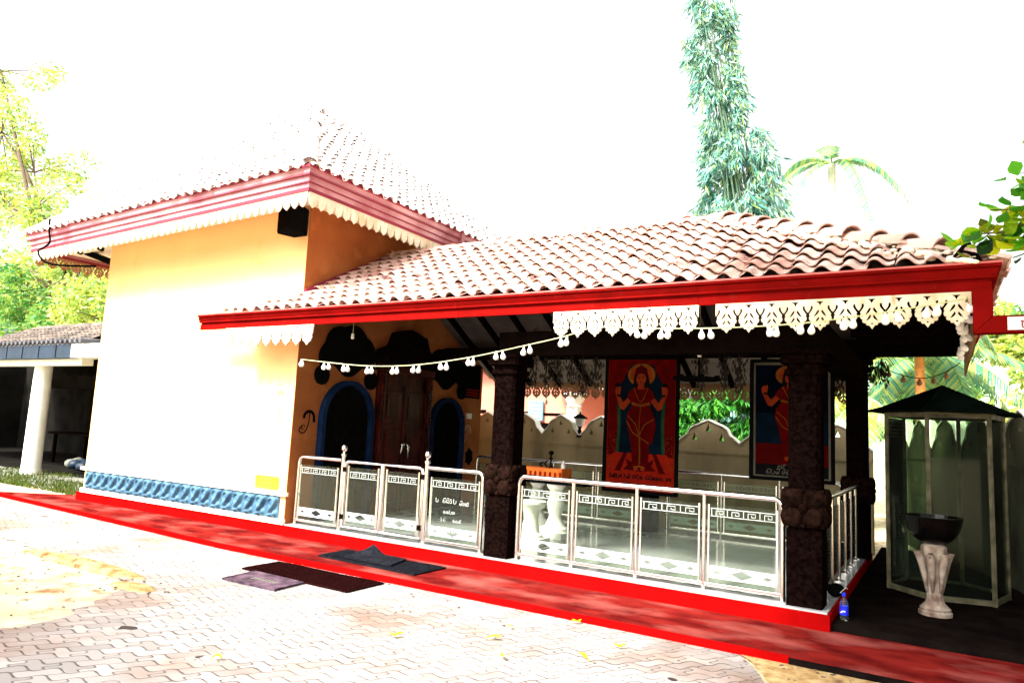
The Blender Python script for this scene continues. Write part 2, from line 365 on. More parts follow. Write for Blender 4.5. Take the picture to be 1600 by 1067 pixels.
def smoothpath(pts, k=5):
    out = []; P = [Vector(p) for p in pts]
    for i in range(len(P)-1):
        a = P[max(i-1, 0)]; b = P[i]; c = P[i+1]; d = P[min(i+2, len(P)-1)]
        for j in range(k):
            t = j/k; out.append(.5*((2*b)+(c-a)*t+(2*a-5*b+4*c-d)*t*t+(3*b-a-3*c+d)*t**3))
    out.append(P[-1]); return out
def ribbon(mb, pts, w, xf, t=.002):
    """flat stroke of width w following 2-D points; xf maps (x, y) and depth"""
    P = [Vector((p[0], p[1])) for p in pts]; L = []; Rr = []
    for i, p in enumerate(P):
        d = (P[min(i+1, len(P)-1)]-P[max(i-1, 0)]); d = d.normalized() if d.length > 1e-9 else Vector((1, 0)); nn = Vector((-d.y, d.x))*w/2
        L.append(p+nn); Rr.append(p-nn)
    n = len(P); vs = [xf(q.x, q.y, 0) for q in L]+[xf(q.x, q.y, 0) for q in Rr]+[xf(q.x, q.y, t) for q in L]+[xf(q.x, q.y, t) for q in Rr]
    fs = []
    for i in range(n-1):
        fs += [(i, i+1, n+i+1, n+i), (2*n+i, 3*n+i, 3*n+i+1, 2*n+i+1), (i, 2*n+i, 2*n+i+1, i+1), (n+i, n+i+1, 3*n+i+1, 3*n+i)]
    fs += [(0, n, 3*n, 2*n), (n-1, 3*n-1, 4*n-1, 2*n-1)]
    mb.add(vs, fs)
def arc(cx, cy, rx, ry, a0, a1, n=10):
    return [(cx+rx*math.cos(R(a0+(a1-a0)*i/n)), cy+ry*math.sin(R(a0+(a1-a0)*i/n))) for i in range(n+1)]
# rounded Sinhala letter forms in a box 1 high
GL = {
 'ha': [arc(.25, .7, .16, .18, 150, -90, 8)+arc(.3, .3, .26, .26, 90, 330, 8), arc(.62, .35, .24, .3, 200, 400, 8)],
 'la': [arc(.3, .35, .26, .33, 60, 300, 10)+[(.5, .1), (.8, .1)], arc(.55, .6, .2, .3, 200, -60, 9), arc(.3, .3, .1, .1, 0, 360, 8)],
 'hal': [arc(.45, .95, .16, .16, -60, 200, 8)],
 'pa': [[(.1, .7), (.1, .25)]+arc(.42, .25, .32, .22, 180, 360, 8)+[(.74, .7)], arc(.1, .8, .1, .1, -90, 200, 6)],
 'o': [arc(.28, .35, .2, .3, -60, 240, 9), [(.28, .66), (.3, .95), (.5, .8)]],
 'ra': [arc(.3, .32, .24, .3, -140, 130, 9), arc(.3, .75, .16, .12, 190, 10, 6)],
 'thi': [arc(.4, .32, .33, .3, 130, 400, 10), arc(.4, .3, .12, .12, 0, 360, 8), arc(.5, .85, .32, .16, 170, 10, 8), [(.75, .5), (.78, .9)]],
 'a': [arc(.3, .6, .15, .15, 0, 360, 8), arc(.38, .3, .34, .26, 150, 380, 9), [(.78, .4), (.78, .9)]],
 'di': [arc(.35, .4, .25, .25, 60, 320, 9), [(.5, .2), (.6, -.12), (.35, -.15)], arc(.45, .85, .28, .15, 180, 0, 7)],
 'sa': [arc(.2, .35, .16, .28, 0, 360, 9), arc(.6, .35, .2, .3, 150, 410, 9), [(.4, .45), (.4, .75)]],
 'ni': [arc(.4, .3, .34, .26, 170, 390, 9), arc(.25, .5, .14, .14, 0, 360, 8), arc(.55, .82, .26, .16, 180, 0, 7)],
 'mi': [arc(.2, .35, .17, .28, 30, 330, 8), arc(.62, .35, .22, .3, 190, 470, 9), arc(.5, .85, .3, .14, 180, 0, 7)],
 'na': [arc(.4, .3, .35, .27, 170, 390, 9), arc(.3, .45, .17, .17, -40, 260, 8)],
 'ge': [arc(.22, .35, .18, .3, 60, 380, 9), arc(.65, .35, .2, .3, 180, 0, 7), [(.45, .35), (.45, .05)], [(.85, .35), (.85, .05)]],
 'mark': [arc(.2, .4, .12, .3, 20, 340, 8), [(.3, .12), (.34, -.05)]],
}
def writing(name, m, words, size, xf, parent, wt=.13, space=.35, adv=.92, t=.003):
    mb = MB(); x = 0
    for w in words:
        for g in w:
            for st in GL[g]:
                ribbon(mb, [((x+p[0])*size, p[1]*size) for p in st], wt*size, xf, t)
            x += adv if g not in ('hal',) else 0
        x += space
    return mb.build(name, m, parent)

# ------------------------------------------------------------------ ground
def sheet(name, pts, z, m, kind=True):
    mb = MB(); mb.add([(x, y, z) for x, y in pts], [tuple(range(len(pts)))]); o = mb.build(name, m)
    if kind: struct(o)
    return o
sheet('ground', [(-200, -120), (200, -120), (200, 200), (-200, 200)], -.012, 'earth')
random.seed(3)
def jag(pts, amp, step=.12, closed=False):
    out = []
    for i in range(len(pts)-1):
        a = Vector(pts[i]); b = Vector(pts[i+1]); n = max(1, int((b-a).length/step))
        for k in range(n):
            p = a.lerp(b, k/n); out.append((p.x+random.uniform(-amp, amp), p.y+random.uniform(-amp, amp)))
    out.append(pts[-1]); return out
mbp = MB()
def poly(pts, z0, z1, name, m):
    b = MB(); b.prism(pts, 'z', z0, z1); return b.build(name, m)
front = [(-14.4, 6.12), (-7.5, 5.68), (4, 5.68)]
pv = [(-30, 6.6), (-14.4, 6.12), (-7.5, 5.70), (-1.35, 5.70)]+jag([(-1.35, 5.70), (-1.1, 5.3), (-.8, 4.6), (-.5, 3.6), (0, 2.5), (2, 0)], .03)+[(3, -4), (-12, -4), (-7, 0), (-5.5, 1.4)]+jag([(-5.75, 2.0), (-5.8, 3.05), (-6.45, 4.0), (-7.25, 4.17), (-9.7, 4.3), (-30, 5.1)], .05)
o = sheet('paved_yard', pv, 0.0, 'paver')
# concrete strip beside the shed
sheet('concrete_path', [(-22, 7.6), (-12.4, 7.2), (-12.4, 30), (-22, 30)], -.004, 'concrete')
# loose sand ridge on the left and right bottom: low bumpy mounds
def mound(name, poly_c, sx, sy, h, m, seed, n=26):
    rr = random.Random(seed); mb = MB(); vs = []; fs = []
    for j in range(n+1):
        for i in range(n+1):
            u = i/n*2-1; v = j/n*2-1; r = math.hypot(u, v)
            z = max(0, 1-r)**.6*h*(.7+.6*rr.random()) if r < 1 else 0
            vs.append((poly_c[0]+u*sx, poly_c[1]+v*sy, .004+z if r < 1 else -.03))
    for j in range(n):
        for i in range(n): fs.append((j*(n+1)+i, j*(n+1)+i+1, (j+1)*(n+1)+i+1, (j+1)*(n+1)+i))
    mb.add(vs, fs); return struct(mb.build(name, m, smooth=True))
mound('sand_edge', (-7.6, 4.17), 1.1, .13, .05, 'sand', 2)
mound('sand_spill', (-6.35, 3.95), .3, .12, .02, 'sand', 5, 18)
sheet('sand_patch', jag([(-1.32, 5.67), (-1.1, 5.35), (-.75, 4.6), (-.4, 3.6), (.2, 2.4), (2, 2.4), (4, 5.67)], .03)+[(4, 5.67)], .004, 'sand')

# red apron, plinth
ap = MB(); ap.prism(front+[(4, 6.62), (-13.2, 6.9)], 'z', -.05, .06)
apo = struct(ap.build('red_apron', 'redworn'))
# painted kerb face of the apron
kb = MB()
for (a, b) in (((-14.4, 6.12), (-7.5, 5.68)), ((-7.5, 5.68), (-1.0, 5.68))):
    a = Vector((*a, 0)); b = Vector((*b, 0)); d = (b-a).normalized(); n = Vector((d.y, -d.x, 0))*.004
    kb.hexa([a+n+Vector((0, 0, -.04)), b+n+Vector((0, 0, -.04)), b-n*4+Vector((0, 0, -.04)), a-n*4+Vector((0, 0, -.04))],
            [a+n+Vector((0, 0, .062)), b+n+Vector((0, 0, .062)), b-n*4+Vector((0, 0, .062)), a-n*4+Vector((0, 0, .062))])
struct(kb.build('red_kerb', 'red'))
kb = MB(); kb.box(-1.0, 4, 5.672, 5.70, -.04, .050); struct(kb.build('bare_kerb', 'slab'))
sb = MB(); sb.prism([(-.83, 6.66), (6, 6.66), (6, 7.6), (6, 12.15), (-.83, 12.15)], 'z', 0, .12); struct(sb.build('dark_platform', 'slab'))

# ------------------------------------------------------------------ temple building
T = thing('temple_building', (-7.5, 6.65, 0), 'peach walled shrine with tall tiled tower and red-guttered open porch', 'building')
YF = 6.62
b = MB(); b.prism([(-12.55, YF-.02), (-.84, YF-.02), (-.84, 10.75), (-7.3, 10.75), (-7.3, 11.3), (-12.55, 11.3)], 'z', 0, .195); b.build('plinth', 'red', T)
b = MB(); b.prism([(-7.44, YF-.012), (-.86, YF-.012), (-.86, 10.7), (-7.44, 10.7)], 'z', .19, .21); fl = b.build('porch_floor', 'floor', T)
# tile joints of the floor
b = MB()
for i in range(11): b.box(-7.3+i*.6, -7.3+i*.6+.006, 6.95, 10.6, .2095, .2115)
for j in range(8): b.box(-7.4, -.9, 6.95+j*.5, 6.956+j*.5, .2095, .2112)
b.build('floor_joint', 'concrete', fl)
b = MB(); b.box(-12.44, -7.5, 6.65, 11.2, .19, 4.75); b.build('tower_wall', 'peach', T)
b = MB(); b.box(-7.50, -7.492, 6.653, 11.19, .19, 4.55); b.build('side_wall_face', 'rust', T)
b = MB(); b.box(-12.48, -7.48, 6.615, 6.66, .19, .26); b.box(-12.52, -7.46, 6.605, 6.66, .56, .61); b.each('wall_moulding', 'cream', T, bevel=.006)
# blue relief frieze
def fz(u, v):
    h = .004
    r = math.hypot((u-.42)/.34, (v-.66)/.30)
    h += .030*math.exp(-((r-.72)/.22)**2)+.022*math.exp(-(r/.35)**2)
    for t in range(7):
        tt = t/6; cx = .80-.55*tt**1.3; cy = .80-.55*tt
        h = max(h, .040*math.exp(-(((u-cx)/.13)**2+((v-cy)/.13)**2)))
    h = max(h, .042*math.exp(-(((u-.33)/.2)**2+((v-.13)/.10)**2)))
    h = max(h, .034*math.exp(-(((u-.72)/.14)**2+((v-.2)/.12)**2)))
    e = min(u, 1-u, v, 1-v); return 1.5*h*min(1, e/.05)
b = MB(); n = 20; x0, x1 = -12.36, -7.60; w = (x1-x0)/n; nu, nv = 16, 18
for k in range(n):
    vs = []; 
    for j in range(nv+1):
        for i in range(nu+1):
            u = i/nu; v = j/nv; vs.append((x0+(k+u)*w, 6.640-fz(u, v), .262+v*.296))
    fs = [(j*(nu+1)+i, j*(nu+1)+i+1, (j+1)*(nu+1)+i+1, (j+1)*(nu+1)+i) for j in range(nv) for i in range(nu)]
    b.add(vs, fs)
b.build('relief_frieze', 'blue', T, smooth=True)
# faded lettering high on the wall
xfw = lambda ox, oz, yy=6.648: (lambda x, z, t: (ox+x, yy-t, oz+z))
b = MB(); fr = xfw(-8.38, 1.83)
for p in ([(0, 0), (0, .26), (.6, .27), (.6, .0), (0, 0)], [(-.02, -.1), (.3, -.12), (.5, -.08)], [(.08, .14), (.5, .15)], [(.08, .07), (.44, .07)]): ribbon(b, p, .022, fr)
b.add([fr(.5, .22, .003), fr(.62, .22, .003), fr(.62, .29, .003), fr(.5, .28, .003)], [(0, 1, 2, 3)])
b.build('faded_wall_notice', 'paleyel', T)
b = MB(); n = [(-8.12, .64), (-8.13, .78), (-8.10, .80), (-7.68, .80), (-7.65, .78), (-7.645, .66), (-7.67, .625), (-8.09, .628)]
b.prism(n, 'y', 6.6475, 6.6495); yn = b.build('yellow_wall_notice', 'yellow', T)
writing('wall_writing', 'browncarve', [['thi', 'ra', 'sa'], ['ni', 'la']], .034, xfw(-8.03, .75, 6.647), yn, adv=1.3)
writing('wall_writing', 'browncarve', [['na', 'mi', 'pa', 'ha']], .032, xfw(-7.98, .70, 6.647), yn, adv=1.5)
writing('wall_writing', 'browncarve', [['sa', 'di'], ['pa', 'ra', 'na', 'ge']], .032, xfw(-8.06, .65, 6.647), yn, adv=1.3)

# --- gutters: profile sweep with mitred corners
def sweep(mb, prof, path):
    P = [Vector((p[0], p[1])) for p in path]; n = len(prof); vs = []
    for i, p in enumerate(P):
        d0 = (P[i]-P[i-1]).normalized() if i > 0 else (P[1]-P[0]).normalized()
        d1 = (P[i+1]-P[i]).normalized() if i < len(P)-1 else d0
        n0 = Vector((d0.y, -d0.x)); n1 = Vector((d1.y, -d1.x)); m = (n0+n1).normalized(); m = m/max(.3, m.dot(n0))
        for o_, z in prof: q = p+m*o_; vs.append((q.x, q.y, z))
    fs = [(i*n+k, (i+1)*n+k, (i+1)*n+(k+1) % n, i*n+(k+1) % n) for i in range(len(P)-1) for k in range(n)]
    fs += [tuple(range(n)), tuple(range((len(P)-1)*n, len(P)*n))[::-1]]
    mb.add(vs, fs)
ZG = 2.78
def gprof(z, h):
    k = h/.21
    return [(-.03, z), (.0, z), (.0, z+.075*k), (-.014, z+.079*k), (-.014, z+.093*k), (.028, z+.100*k), (.028, z+.112*k), (.022, z+.116*k), (.05, z+.160*k), (.036, z+.164*k), (.036, z+.173*k), (.062, z+.178*k), (.062, z+.205*k), (.05, z+.21*k), (.045, z+.18*k), (-.03, z+.14*k)]
PG = [(-9.05, 6.2), (.33, 6.2), (.33, 10.62)]
b = MB(); sweep(b, gprof(ZG, .21), PG); G = b.build('porch_gutter', 'redgut', T, smooth=False)
b = MB(); sweep(b, [(.055, ZG+.198), (.070, ZG+.198), (.070, ZG+.213), (.045, ZG+.213)], PG); b.build('gutter_lip', 'redlip', G)
b = MB()
for x in (-4.55, -1.9, .02):
    sweep(b, [(o_+(.004 if o_ > -.02 else 0), z_) for o_, z_ in gprof(ZG-.002, .213)], [(x, 6.2), (x+.035, 6.2)])
b.each('gutter_joint', 'redgut', G)
b = MB(); b.box(-7.4, .33, 10.56, 10.62, ZG+.02, ZG+.17); b.build('rear_fascia', 'dark', T)
# downpipe: short drop at the corner, then a boxed arm to the right
b = MB()
b.hexa([(.205, 6.12, 2.46), (.33, 6.12, 2.585), (.33, 6.24, 2.585), (.205, 6.24, 2.46)], [(.205, 6.12, ZG-.002), (.33, 6.12, ZG-.002), (.33, 6.24, ZG-.002), (.205, 6.24, ZG-.002)])
b.hexa([(.207, 6.122, 2.458), (1.9, 6.122, 2.458), (1.9, 6.238, 2.458), (.207, 6.238, 2.458)], [(.333, 6.122, 2.583), (1.9, 6.122, 2.583), (1.9, 6.238, 2.583), (.333, 6.238, 2.583)])
dp = b.build('rain_pipe', 'redgut', T)
b = MB(); b.box(1.78, 1.90, 6.125, 6.235, .05, 2.457); b.build('pipe_support', 'redgut', dp)
b = MB(); b.box(.41, 1.1, 6.114, 6.119, 2.474, 2.568); lb = b.build('pipe_label', 'pale', dp)
writing('label_writing', 'pinklip', [['pa'], ['sa', 'ge', 'na']], .06, lambda x, z, t: (.49+x, 6.1135-t, 2.485+z), lb)

# --- porch roof
EZ = ZG+.185; RZ = 4.24; RY = 8.41; RX = -2.35; EY = 6.15; EX = .40; BY = 10.67
def tile_face(mb, P0, U, V, width, length, inside, tw=.2, tl=.24, seed=0, lift=.034, jitter=1.0):
    rr = random.Random(seed); P0 = Vector(P0); U = Vector(U).normalized(); V = Vector(V).normalized(); N = U.cross(V).normalized()
    prof = []
    for i in range(11):
        u = i/10
        if u < .62: h = .05*math.sin(math.pi*u/.62)**.8
        else: h = -.012*math.sin(math.pi*(u-.62)/.38)
        prof.append((u*1.04, h))
    nc = int(width/tw)+1; nr = int(length/tl)+1
    for r in range(nr):
        for c in range(nc):
            u0 = c*tw; v0 = r*tl
            if not inside(u0+tw/2, v0+tl/2): continue
            j1 = rr.gauss(0, .006)*jitter; j2 = rr.gauss(0, .012)*jitter; rot = rr.gauss(0, .018)*jitter; lf = lift+abs(rr.gauss(0, .007))*jitter
            vs = []
            for (ll, base) in ((-.03, lf), (tl*1.12, 0.0)):
                for u, h in prof:
                    x = u0+u*tw+j1+rot*ll; y = v0+ll+j2
                    vs.append(P0+U*x+V*y+N*(h*(1.0 if ll < 0 else .88)+base+.012))
            for u, h in prof:
                vs.append(P0+U*(u0+u*tw+j1)+V*(v0-.022+j2)+N*(h+lf+.012-.013))
            n = len(prof)
            fs = [(i, i+1, n+i+1, n+i) for i in range(n-1)]+[(2*n+i, 2*n+i+1, i+1, i) for i in range(n-1)]
            mb.add(vs, fs)
def ridge_caps(mb, a, b, r=.1, l=.34, seed=1, sag=0):
    a = Vector(a); b = Vector(b); d = (b-a).normalized(); L = (b-a).length; rr = random.Random(seed)
    side = d.cross(Vector((0, 0, 1))).normalized(); up = side.cross(d).normalized()
    n = int(L/l)
    for i in range(n+1):
        s0 = i*L/(n+1); s1 = s0+L/(n+1)*1.12
        tw = rr.uniform(-.03, .03); lf = rr.uniform(0, .012)-(.02 if r > .1055 and a.z > 4 else 0)
        vs = []
        for s_, rad, base in (((s0, r*1.08, .03+lf), (s1, r*.85, 0), (s0, r*.93, .03+lf)) if a.z < 4.2 else ((s0, r*.97, .006), (s1, r*.90, 0), (s0, r*.93, .004))):
            for k in range(9):
                an = math.pi*k/8; vs.append(a+d*s_+side*(math.cos(an)*rad+tw*s_/max(L, 1))+up*(math.sin(an)*rad*.9+base-.03))
        fs = [(k, k+1, 9+k+1, 9+k) for k in range(8)]+[(18+k, 18+k+1, k+1, k) for k in range(8)]
        mb.add(vs, fs)
sl_f = math.hypot(RY-EY, RZ-EZ); sl_s = math.hypot(EX-RX, RZ-EZ)
b = MB()
Xl = -8.9
def ins_front(u, v):
    x = Xl+u; k = v/sl_f; y = EY+(RY-EY)*k
    if x > EX-(EX-RX)*k+.02: return False
    if v > sl_f: return False
    if y > 6.62 and x < -7.46: return False
    if x < -7.5 and x < -8.65+(y-6.15)*2.3: return False
    return True
tile_face(b, (Xl, EY+.07, EZ+.02), (1, 0, 0), (0, RY-EY, RZ-EZ), EX-Xl, sl_f, ins_front, seed=11)
W_ = BY-EY
def ins_side(u, v):
    y = EY+u; k = v/sl_s
    return v < sl_s and y > EY+(RY-EY)*k and y < BY-(BY-RY)*k
tile_face(b, (EX, EY, EZ), (0, 1, 0), (RX-EX, 0, RZ-EZ), W_, sl_s, ins_side, seed=12)
tile_face(b, (EX, BY, EZ), (-1, 0, 0), (0, RY-BY, RZ-EZ), 7.8, sl_f, lambda u, v: v < sl_f and EX-u < EX-(EX-RX)*v/sl_f, seed=13)
PR = b.build('porch_roof_tiles', 'tile', T, smooth='a')
b = MB()
ridge_caps(b, (-7.45, RY, RZ+.02), (RX, RY, RZ+.02), .10, seed=2)
ridge_caps(b, (.03, 6.47, EZ+.21), (RX, RY, RZ+.03), .115, .36, seed=3)
ridge_caps(b, (EX-.12, BY-.1, EZ+.06), (RX, RY, RZ+.03), .105, .36, seed=4)
b.build('ridge_cap', 'tile', PR, smooth='a')
# raised dark end block of the hip
b = MB(); b.hexa([(.02, 6.18, EZ), (.30, 6.18, EZ), (.30, 6.5, EZ), (.02, 6.5, EZ)], [(.17, 6.17, EZ+.20), (.20, 6.17, EZ+.20), (.20, 6.6, EZ+.22), (.15, 6.6, EZ+.22)]); b.build('hip_end_block', 'dark', PR)
# mortar rubble along the hip
b = MB(); rr = random.Random(5)
for i in range(260):
    k = rr.random(); x = EX-(EX-RX)*k+rr.gauss(-.16, .07); y = EY+(RY-EY)*k+rr.gauss(-.02, .05); kk = (y-EY)/(RY-EY); z = EZ+(RZ-EZ)*kk+.05
    s_ = rr.uniform(.008, .03); b.blob((x, y, z), (s_*1.4, s_, s_*.8), 6, 4)
b.build('hip_mortar', 'cream', PR)['kind'] = 'stuff'
# roof deck: boards below the tiles, underside colour darkened for the porch shade
def quadslab(mb, pts, t):
    P = [Vector(p) for p in pts]; n = (P[1]-P[0]).cross(P[-1]-P[0]).normalized()*t
    if n.z > 0: n = -n
    k = len(P); mb.add(P+[p+n for p in P], [tuple(range(k)), tuple(range(k, 2*k))[::-1]]+[(i, (i+1) % k, (i+1) % k+k, i+k) for i in range(k)])
b = MB()
quadslab(b, [(-7.49, EY+.05, EZ), (EX-.05, EY+.05, EZ), (RX, RY, RZ), (-7.49, RY, RZ)], .04)
quadslab(b, [(-8.6, EY+.05, EZ), (-7.49, EY+.05, EZ), (-7.49, 6.645, EZ+.27), (-7.7, 6.645, EZ+.27)], .04)
quadslab(b, [(EX-.05, EY+.05, EZ), (EX-.05, BY-.05, EZ), (RX, RY, RZ)], .04)
quadslab(b, [(EX-.05, BY-.05, EZ), (-7.49, BY-.05, EZ), (-7.49, RY, RZ), (RX, RY, RZ)], .04)
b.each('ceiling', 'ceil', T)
# rafters
b = MB()
def rz(y): return EZ+(RZ-EZ)*((y-EY)/(RY-EY) if y < RY else (BY-y)/(BY-RY))
for x in [-7.2+i*.62 for i in range(8)]:
    b.bar((x, EY+.1, rz(EY+.1)-.1), (x, RY, RZ-.1), .07, .10); b.bar((x, BY-.1, rz(BY-.1)-.1), (x, RY, RZ-.1), .07, .10)
for (cx, cy) in ((EX-.1, EY+.1), (EX-.1, BY-.1)): b.bar((cx, cy, EZ-.08), (RX, RY, RZ-.1), .08, .12)
for i in range(1, 7):
    y = EY+W_*i/7; k = 1-abs(y-RY)/(RY-EY); b.bar((EX-.1, y, EZ-.08), (EX-(EX-RX)*k, y, EZ+(RZ-EZ)*k-.1), .07, .1)
b.each('rafter', 'dark', T)
b = MB()
b.box(-4.3, -.86, 6.72, 6.90, 2.41, 2.68); b.box(-7.48, -.82, 10.06, 10.24, 2.76, 2.96); b.box(-1.12, -.86, 6.90, 10.06, 2.42, 2.67)
b.box(-7.48, EX-.1, RY-.06, RY+.06, RZ-.22, RZ-.08) if False else None
b.box(-7.48, RX, RY-.05, RY+.05, RZ-.24, RZ-.1)
b.each('roof_beam', 'dark', T, bevel=.008)
# dark soffit on the right overhang
b = MB(); b.prism([(-.82, 6.3), (.29, 6.3), (.29, 10.55), (-.82, 10.55)], 'z', 2.80, 2.825); b.build('soffit', 'dark', T)
b = MB()
for i in range(6): b.bar((-.82, 6.9+i*.65, 2.77), (.28, 6.9+i*.65, 2.77), .07, .06)
b.each('soffit_batten', 'dark', T)

# --- valance motifs (fretwork with holes)
def mirror(p, cx): return [(2*cx-x, y) for x, y in p][::-1]
def fret(w, x0, top=.0, H=.245):
    """outer boundary of one motif (left to right along the bottom) and its holes"""
    c = x0+w/2
    L = [(x0, -.098), (x0+.007, -.090), (x0+.014, -.080), (x0+.024, -.060), (x0+.023, -.048), (x0+.030, -.040), (x0+.040, -.046), (x0+.042, -.060), (x0+.038, -.074), (x0+.026, -.092), (x0+.014, -.108), (x0+.012, -.118),
         (x0+.022, -.120), (x0+.012, -.134), (x0+.010, -.150), (x0+.018, -.166), (x0+.032, -.170), (x0+.026, -.180), (x0+.030, -.194), (x0+.044, -.200), (x0+.056, -.198), (x0+.054, -.208), (x0+.062, -.218), (x0+.078, -.218), (c, -.250)]
    Rr = [(2*c-x, y) for x, y in L[:-1]][::-1]
    holes = [[(c-.034, -.006), (c+.034, -.006), (c+.012, -.020), (c, -.044), (c-.012, -.020)]]
    for sgn in (-1, 1):
        f = lambda pts: [(c+sgn*x, y) for x, y in pts]
        holes.append(f([(.006, -.088), (.016, -.074), (.034, -.100), (.052, -.134), (.038, -.128), (.020, -.112)]))
        holes.append(f([(.006, -.148), (.014, -.132), (.032, -.158), (.046, -.184), (.032, -.178), (.016, -.166)]))
    holes.append([(c+.008*math.cos(R(a)), -.206+.008*math.sin(R(a))) for a in range(0, 360, 45)])
    return L+Rr, holes
def fret_board(nm, n, w, xf, m, parent, ragged=(0, 0)):
    s = w/.2; bot = []; hs = []
    for k in range(n):
        o_, h_ = fret(.2, k*.2); bot += o_ if k == 0 else o_[1:]; hs += h_
    out = [(0, .012)]+bot+[(n*.2, .012)]
    return shape2d(nm, [out]+hs, .018, m, lambda x, d, y: xf(x*s, d, y), parent)
XF = lambda ox, y0, z0: (lambda x, d, y: (ox+x, y0+d, z0+y))
YV = 6.19; ZV = ZG-.012
for ox, n, w in ((-3.325, 8, .184), (-1.70, 10, .190)):
    fret_board('fretwork_valance', n, w, XF(ox, YV, ZV), 'valance', T)
fret_board('fretwork_valance', 9, .19, XF(-8.45, YV, ZV), 'valance', T)
YY = lambda x0, oy, z0: (lambda x, d, y: (x0+d, oy+x, z0+y))
fret_board('fretwork_valance', 20, .205, YY(.245, 6.32, ZV), 'browncarve', T)
fret_board('fretwork_valance', 31, .2, XF(-7.35, 11.46, 2.43), 'browncarve', T)
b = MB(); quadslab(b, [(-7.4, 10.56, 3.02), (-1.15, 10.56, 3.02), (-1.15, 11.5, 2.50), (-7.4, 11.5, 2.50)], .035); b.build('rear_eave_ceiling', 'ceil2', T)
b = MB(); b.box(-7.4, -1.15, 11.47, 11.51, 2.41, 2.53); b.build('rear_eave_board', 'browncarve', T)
b = MB()
for x in [-7.2+i*.62 for i in range(10)]: b.bar((x, 10.56, 2.93), (x, 11.44, 2.44), .06, .08)
b.each('rear_rafter', 'dark', T)
b = MB(); tile_face(b, (-1.15, 11.5, 2.52), (-1, 0, 0), (0, -.9, .5), 6.2, 1.05, lambda u, v: v < 1.05, seed=15); b.build('rear_eave_tiles', 'tile', T, smooth='a')
# --- tower valance: pointed drops with small nicks
def drop_board(nm, n, w, xf, m, parent):
    bot = []; hs = []
    pat = [(0, -.085), (.08, -.10), (.06, -.115), (.12, -.135), (.10, -.15), (.2, -.175), (.3, -.19), (.5, -.215)]
    for k in range(n):
        L = [((k+px_)*w, y) for px_, y in pat]; Rr = [((k+1-px_)*w, y) for px_, y in pat[:-1]][::-1]
        bot += (L if k == 0 else L[1:])+Rr
        hs.append([((k+.5)*w+.006*math.cos(R(a)), -.045+.006*math.sin(R(a))) for a in range(0, 360, 60)])
        if k: hs.append([(k*w-.006, -.07), (k*w+.006, -.07), (k*w+.002, -.05), (k*w-.002, -.05)])
    return shape2d(nm, [[(0, .01)]+bot+[(n*w, .01)]]+hs, .016, m, xf, parent)
TZ = 4.52
TP = [(-13.86, 11.85), (-13.86, 6.0), (-6.83, 6.0), (-6.83, 11.85)]
def gprof2(z, h):
    return [(-.03, z), (0, z), (0, z+.06), (.02, z+.075), (.02, z+.15), (.05, z+.165), (.05, z+.235), (.075, z+.25), (.075, z+h), (.05, z+h), (-.03, z+.2)]
b = MB(); sweep(b, gprof2(TZ, .275), TP); TG = b.build('tower_gutter', 'pinkgut', T)
b = MB()
for o_, z0, z1 in ((.078, .243, .279), (.053, .150, .163), (.052, .170, .178), (.022, .062, .076)):
    sweep(b, [(o_-.03, TZ+z0), (o_, TZ+z0), (o_, TZ+z1), (o_-.03, TZ+z1)], TP)
b.build('gutter_edge', 'pinklip', TG)
b = MB(); sweep(b, [(-.035, TZ-.045), (-.002, TZ-.045), (-.002, TZ+.002), (-.035, TZ+.002)], TP); b.build('under_gutter_strip', 'pinklip', TG)
b = MB(); b.box(-6.84, -6.745, 9.24, 9.31, TZ-.01, TZ+.285); b.build('gutter_joint', 'pinkgut', TG)
drop_board('scalloped_valance', 46, .1505, XF(-13.78, 6.02, TZ-.03), 'valance', T)
drop_board('scalloped_valance', 20, .1505, YY(-6.85, 6.03, TZ-.03), 'valance', T)
fret_board('fretwork_valance', 27, .21, YY(-13.84, 6.05, TZ-.03), 'browncarve', T)
# tower soffit and brackets
b = MB(); b.prism([(-13.8, 6.06), (-6.88, 6.06), (-6.88, 6.64), (-13.8, 6.64)], 'z', TZ+.05, TZ+.075); b.prism([(-13.8, 6.64), (-12.45, 6.64), (-12.45, 11.8), (-13.8, 11.8)], 'z', TZ+.05, TZ+.075); b.prism([(-7.49, 6.64), (-6.88, 6.64), (-6.88, 11.8), (-7.49, 11.8)], 'z', TZ+.05, TZ+.075)
b.each('tower_soffit', 'cream', T)
b = MB()
for y in (6.75, 7.75, 8.75): b.bar((-12.46, y, 4.15), (-13.72, y, TZ+.0), .09, .10)
for x in (-13.4, -12.7): b.bar((x, 6.64, TZ-.12), (x, 6.1, TZ+.01), .07, .07)
b.each('bracket', 'black', T)
b = MB(); b.box(-6.95, -6.80, 8.92, 9.08, 4.05, TZ-.01); b.build('corner_post', 'redgut', T)
b = MB(); b.tube([(-6.80, 9.2, TZ), (-6.80, 9.2, 4.30)], .05, 10); b.build('tower_rain_pipe', 'white', T, smooth='a')
b = MB(); b.prism([(6.66, 3.26), (8.41, 4.20), (8.41, 4.31), (6.66, 3.37)], 'x', -7.5, -7.46); b.build('flashing', 'pinklip', T)
# cable stapled to the tower gutter
b = MB(); b.tube(smoothpath([(-13.1, 5.9, 4.95), (-13.1, 5.91, 4.75), (-13.07, 5.93, 4.55), (-13.25, 5.94, 4.48), (-13.45, 5.94, 4.43), (-13.4, 5.98, 4.30), (-13.2, 6.05, 4.20), (-12.9, 6.2, 4.17), (-12.6, 6.5, 4.2)]), .018, 6); b.build('cable', 'black', T, smooth=True)
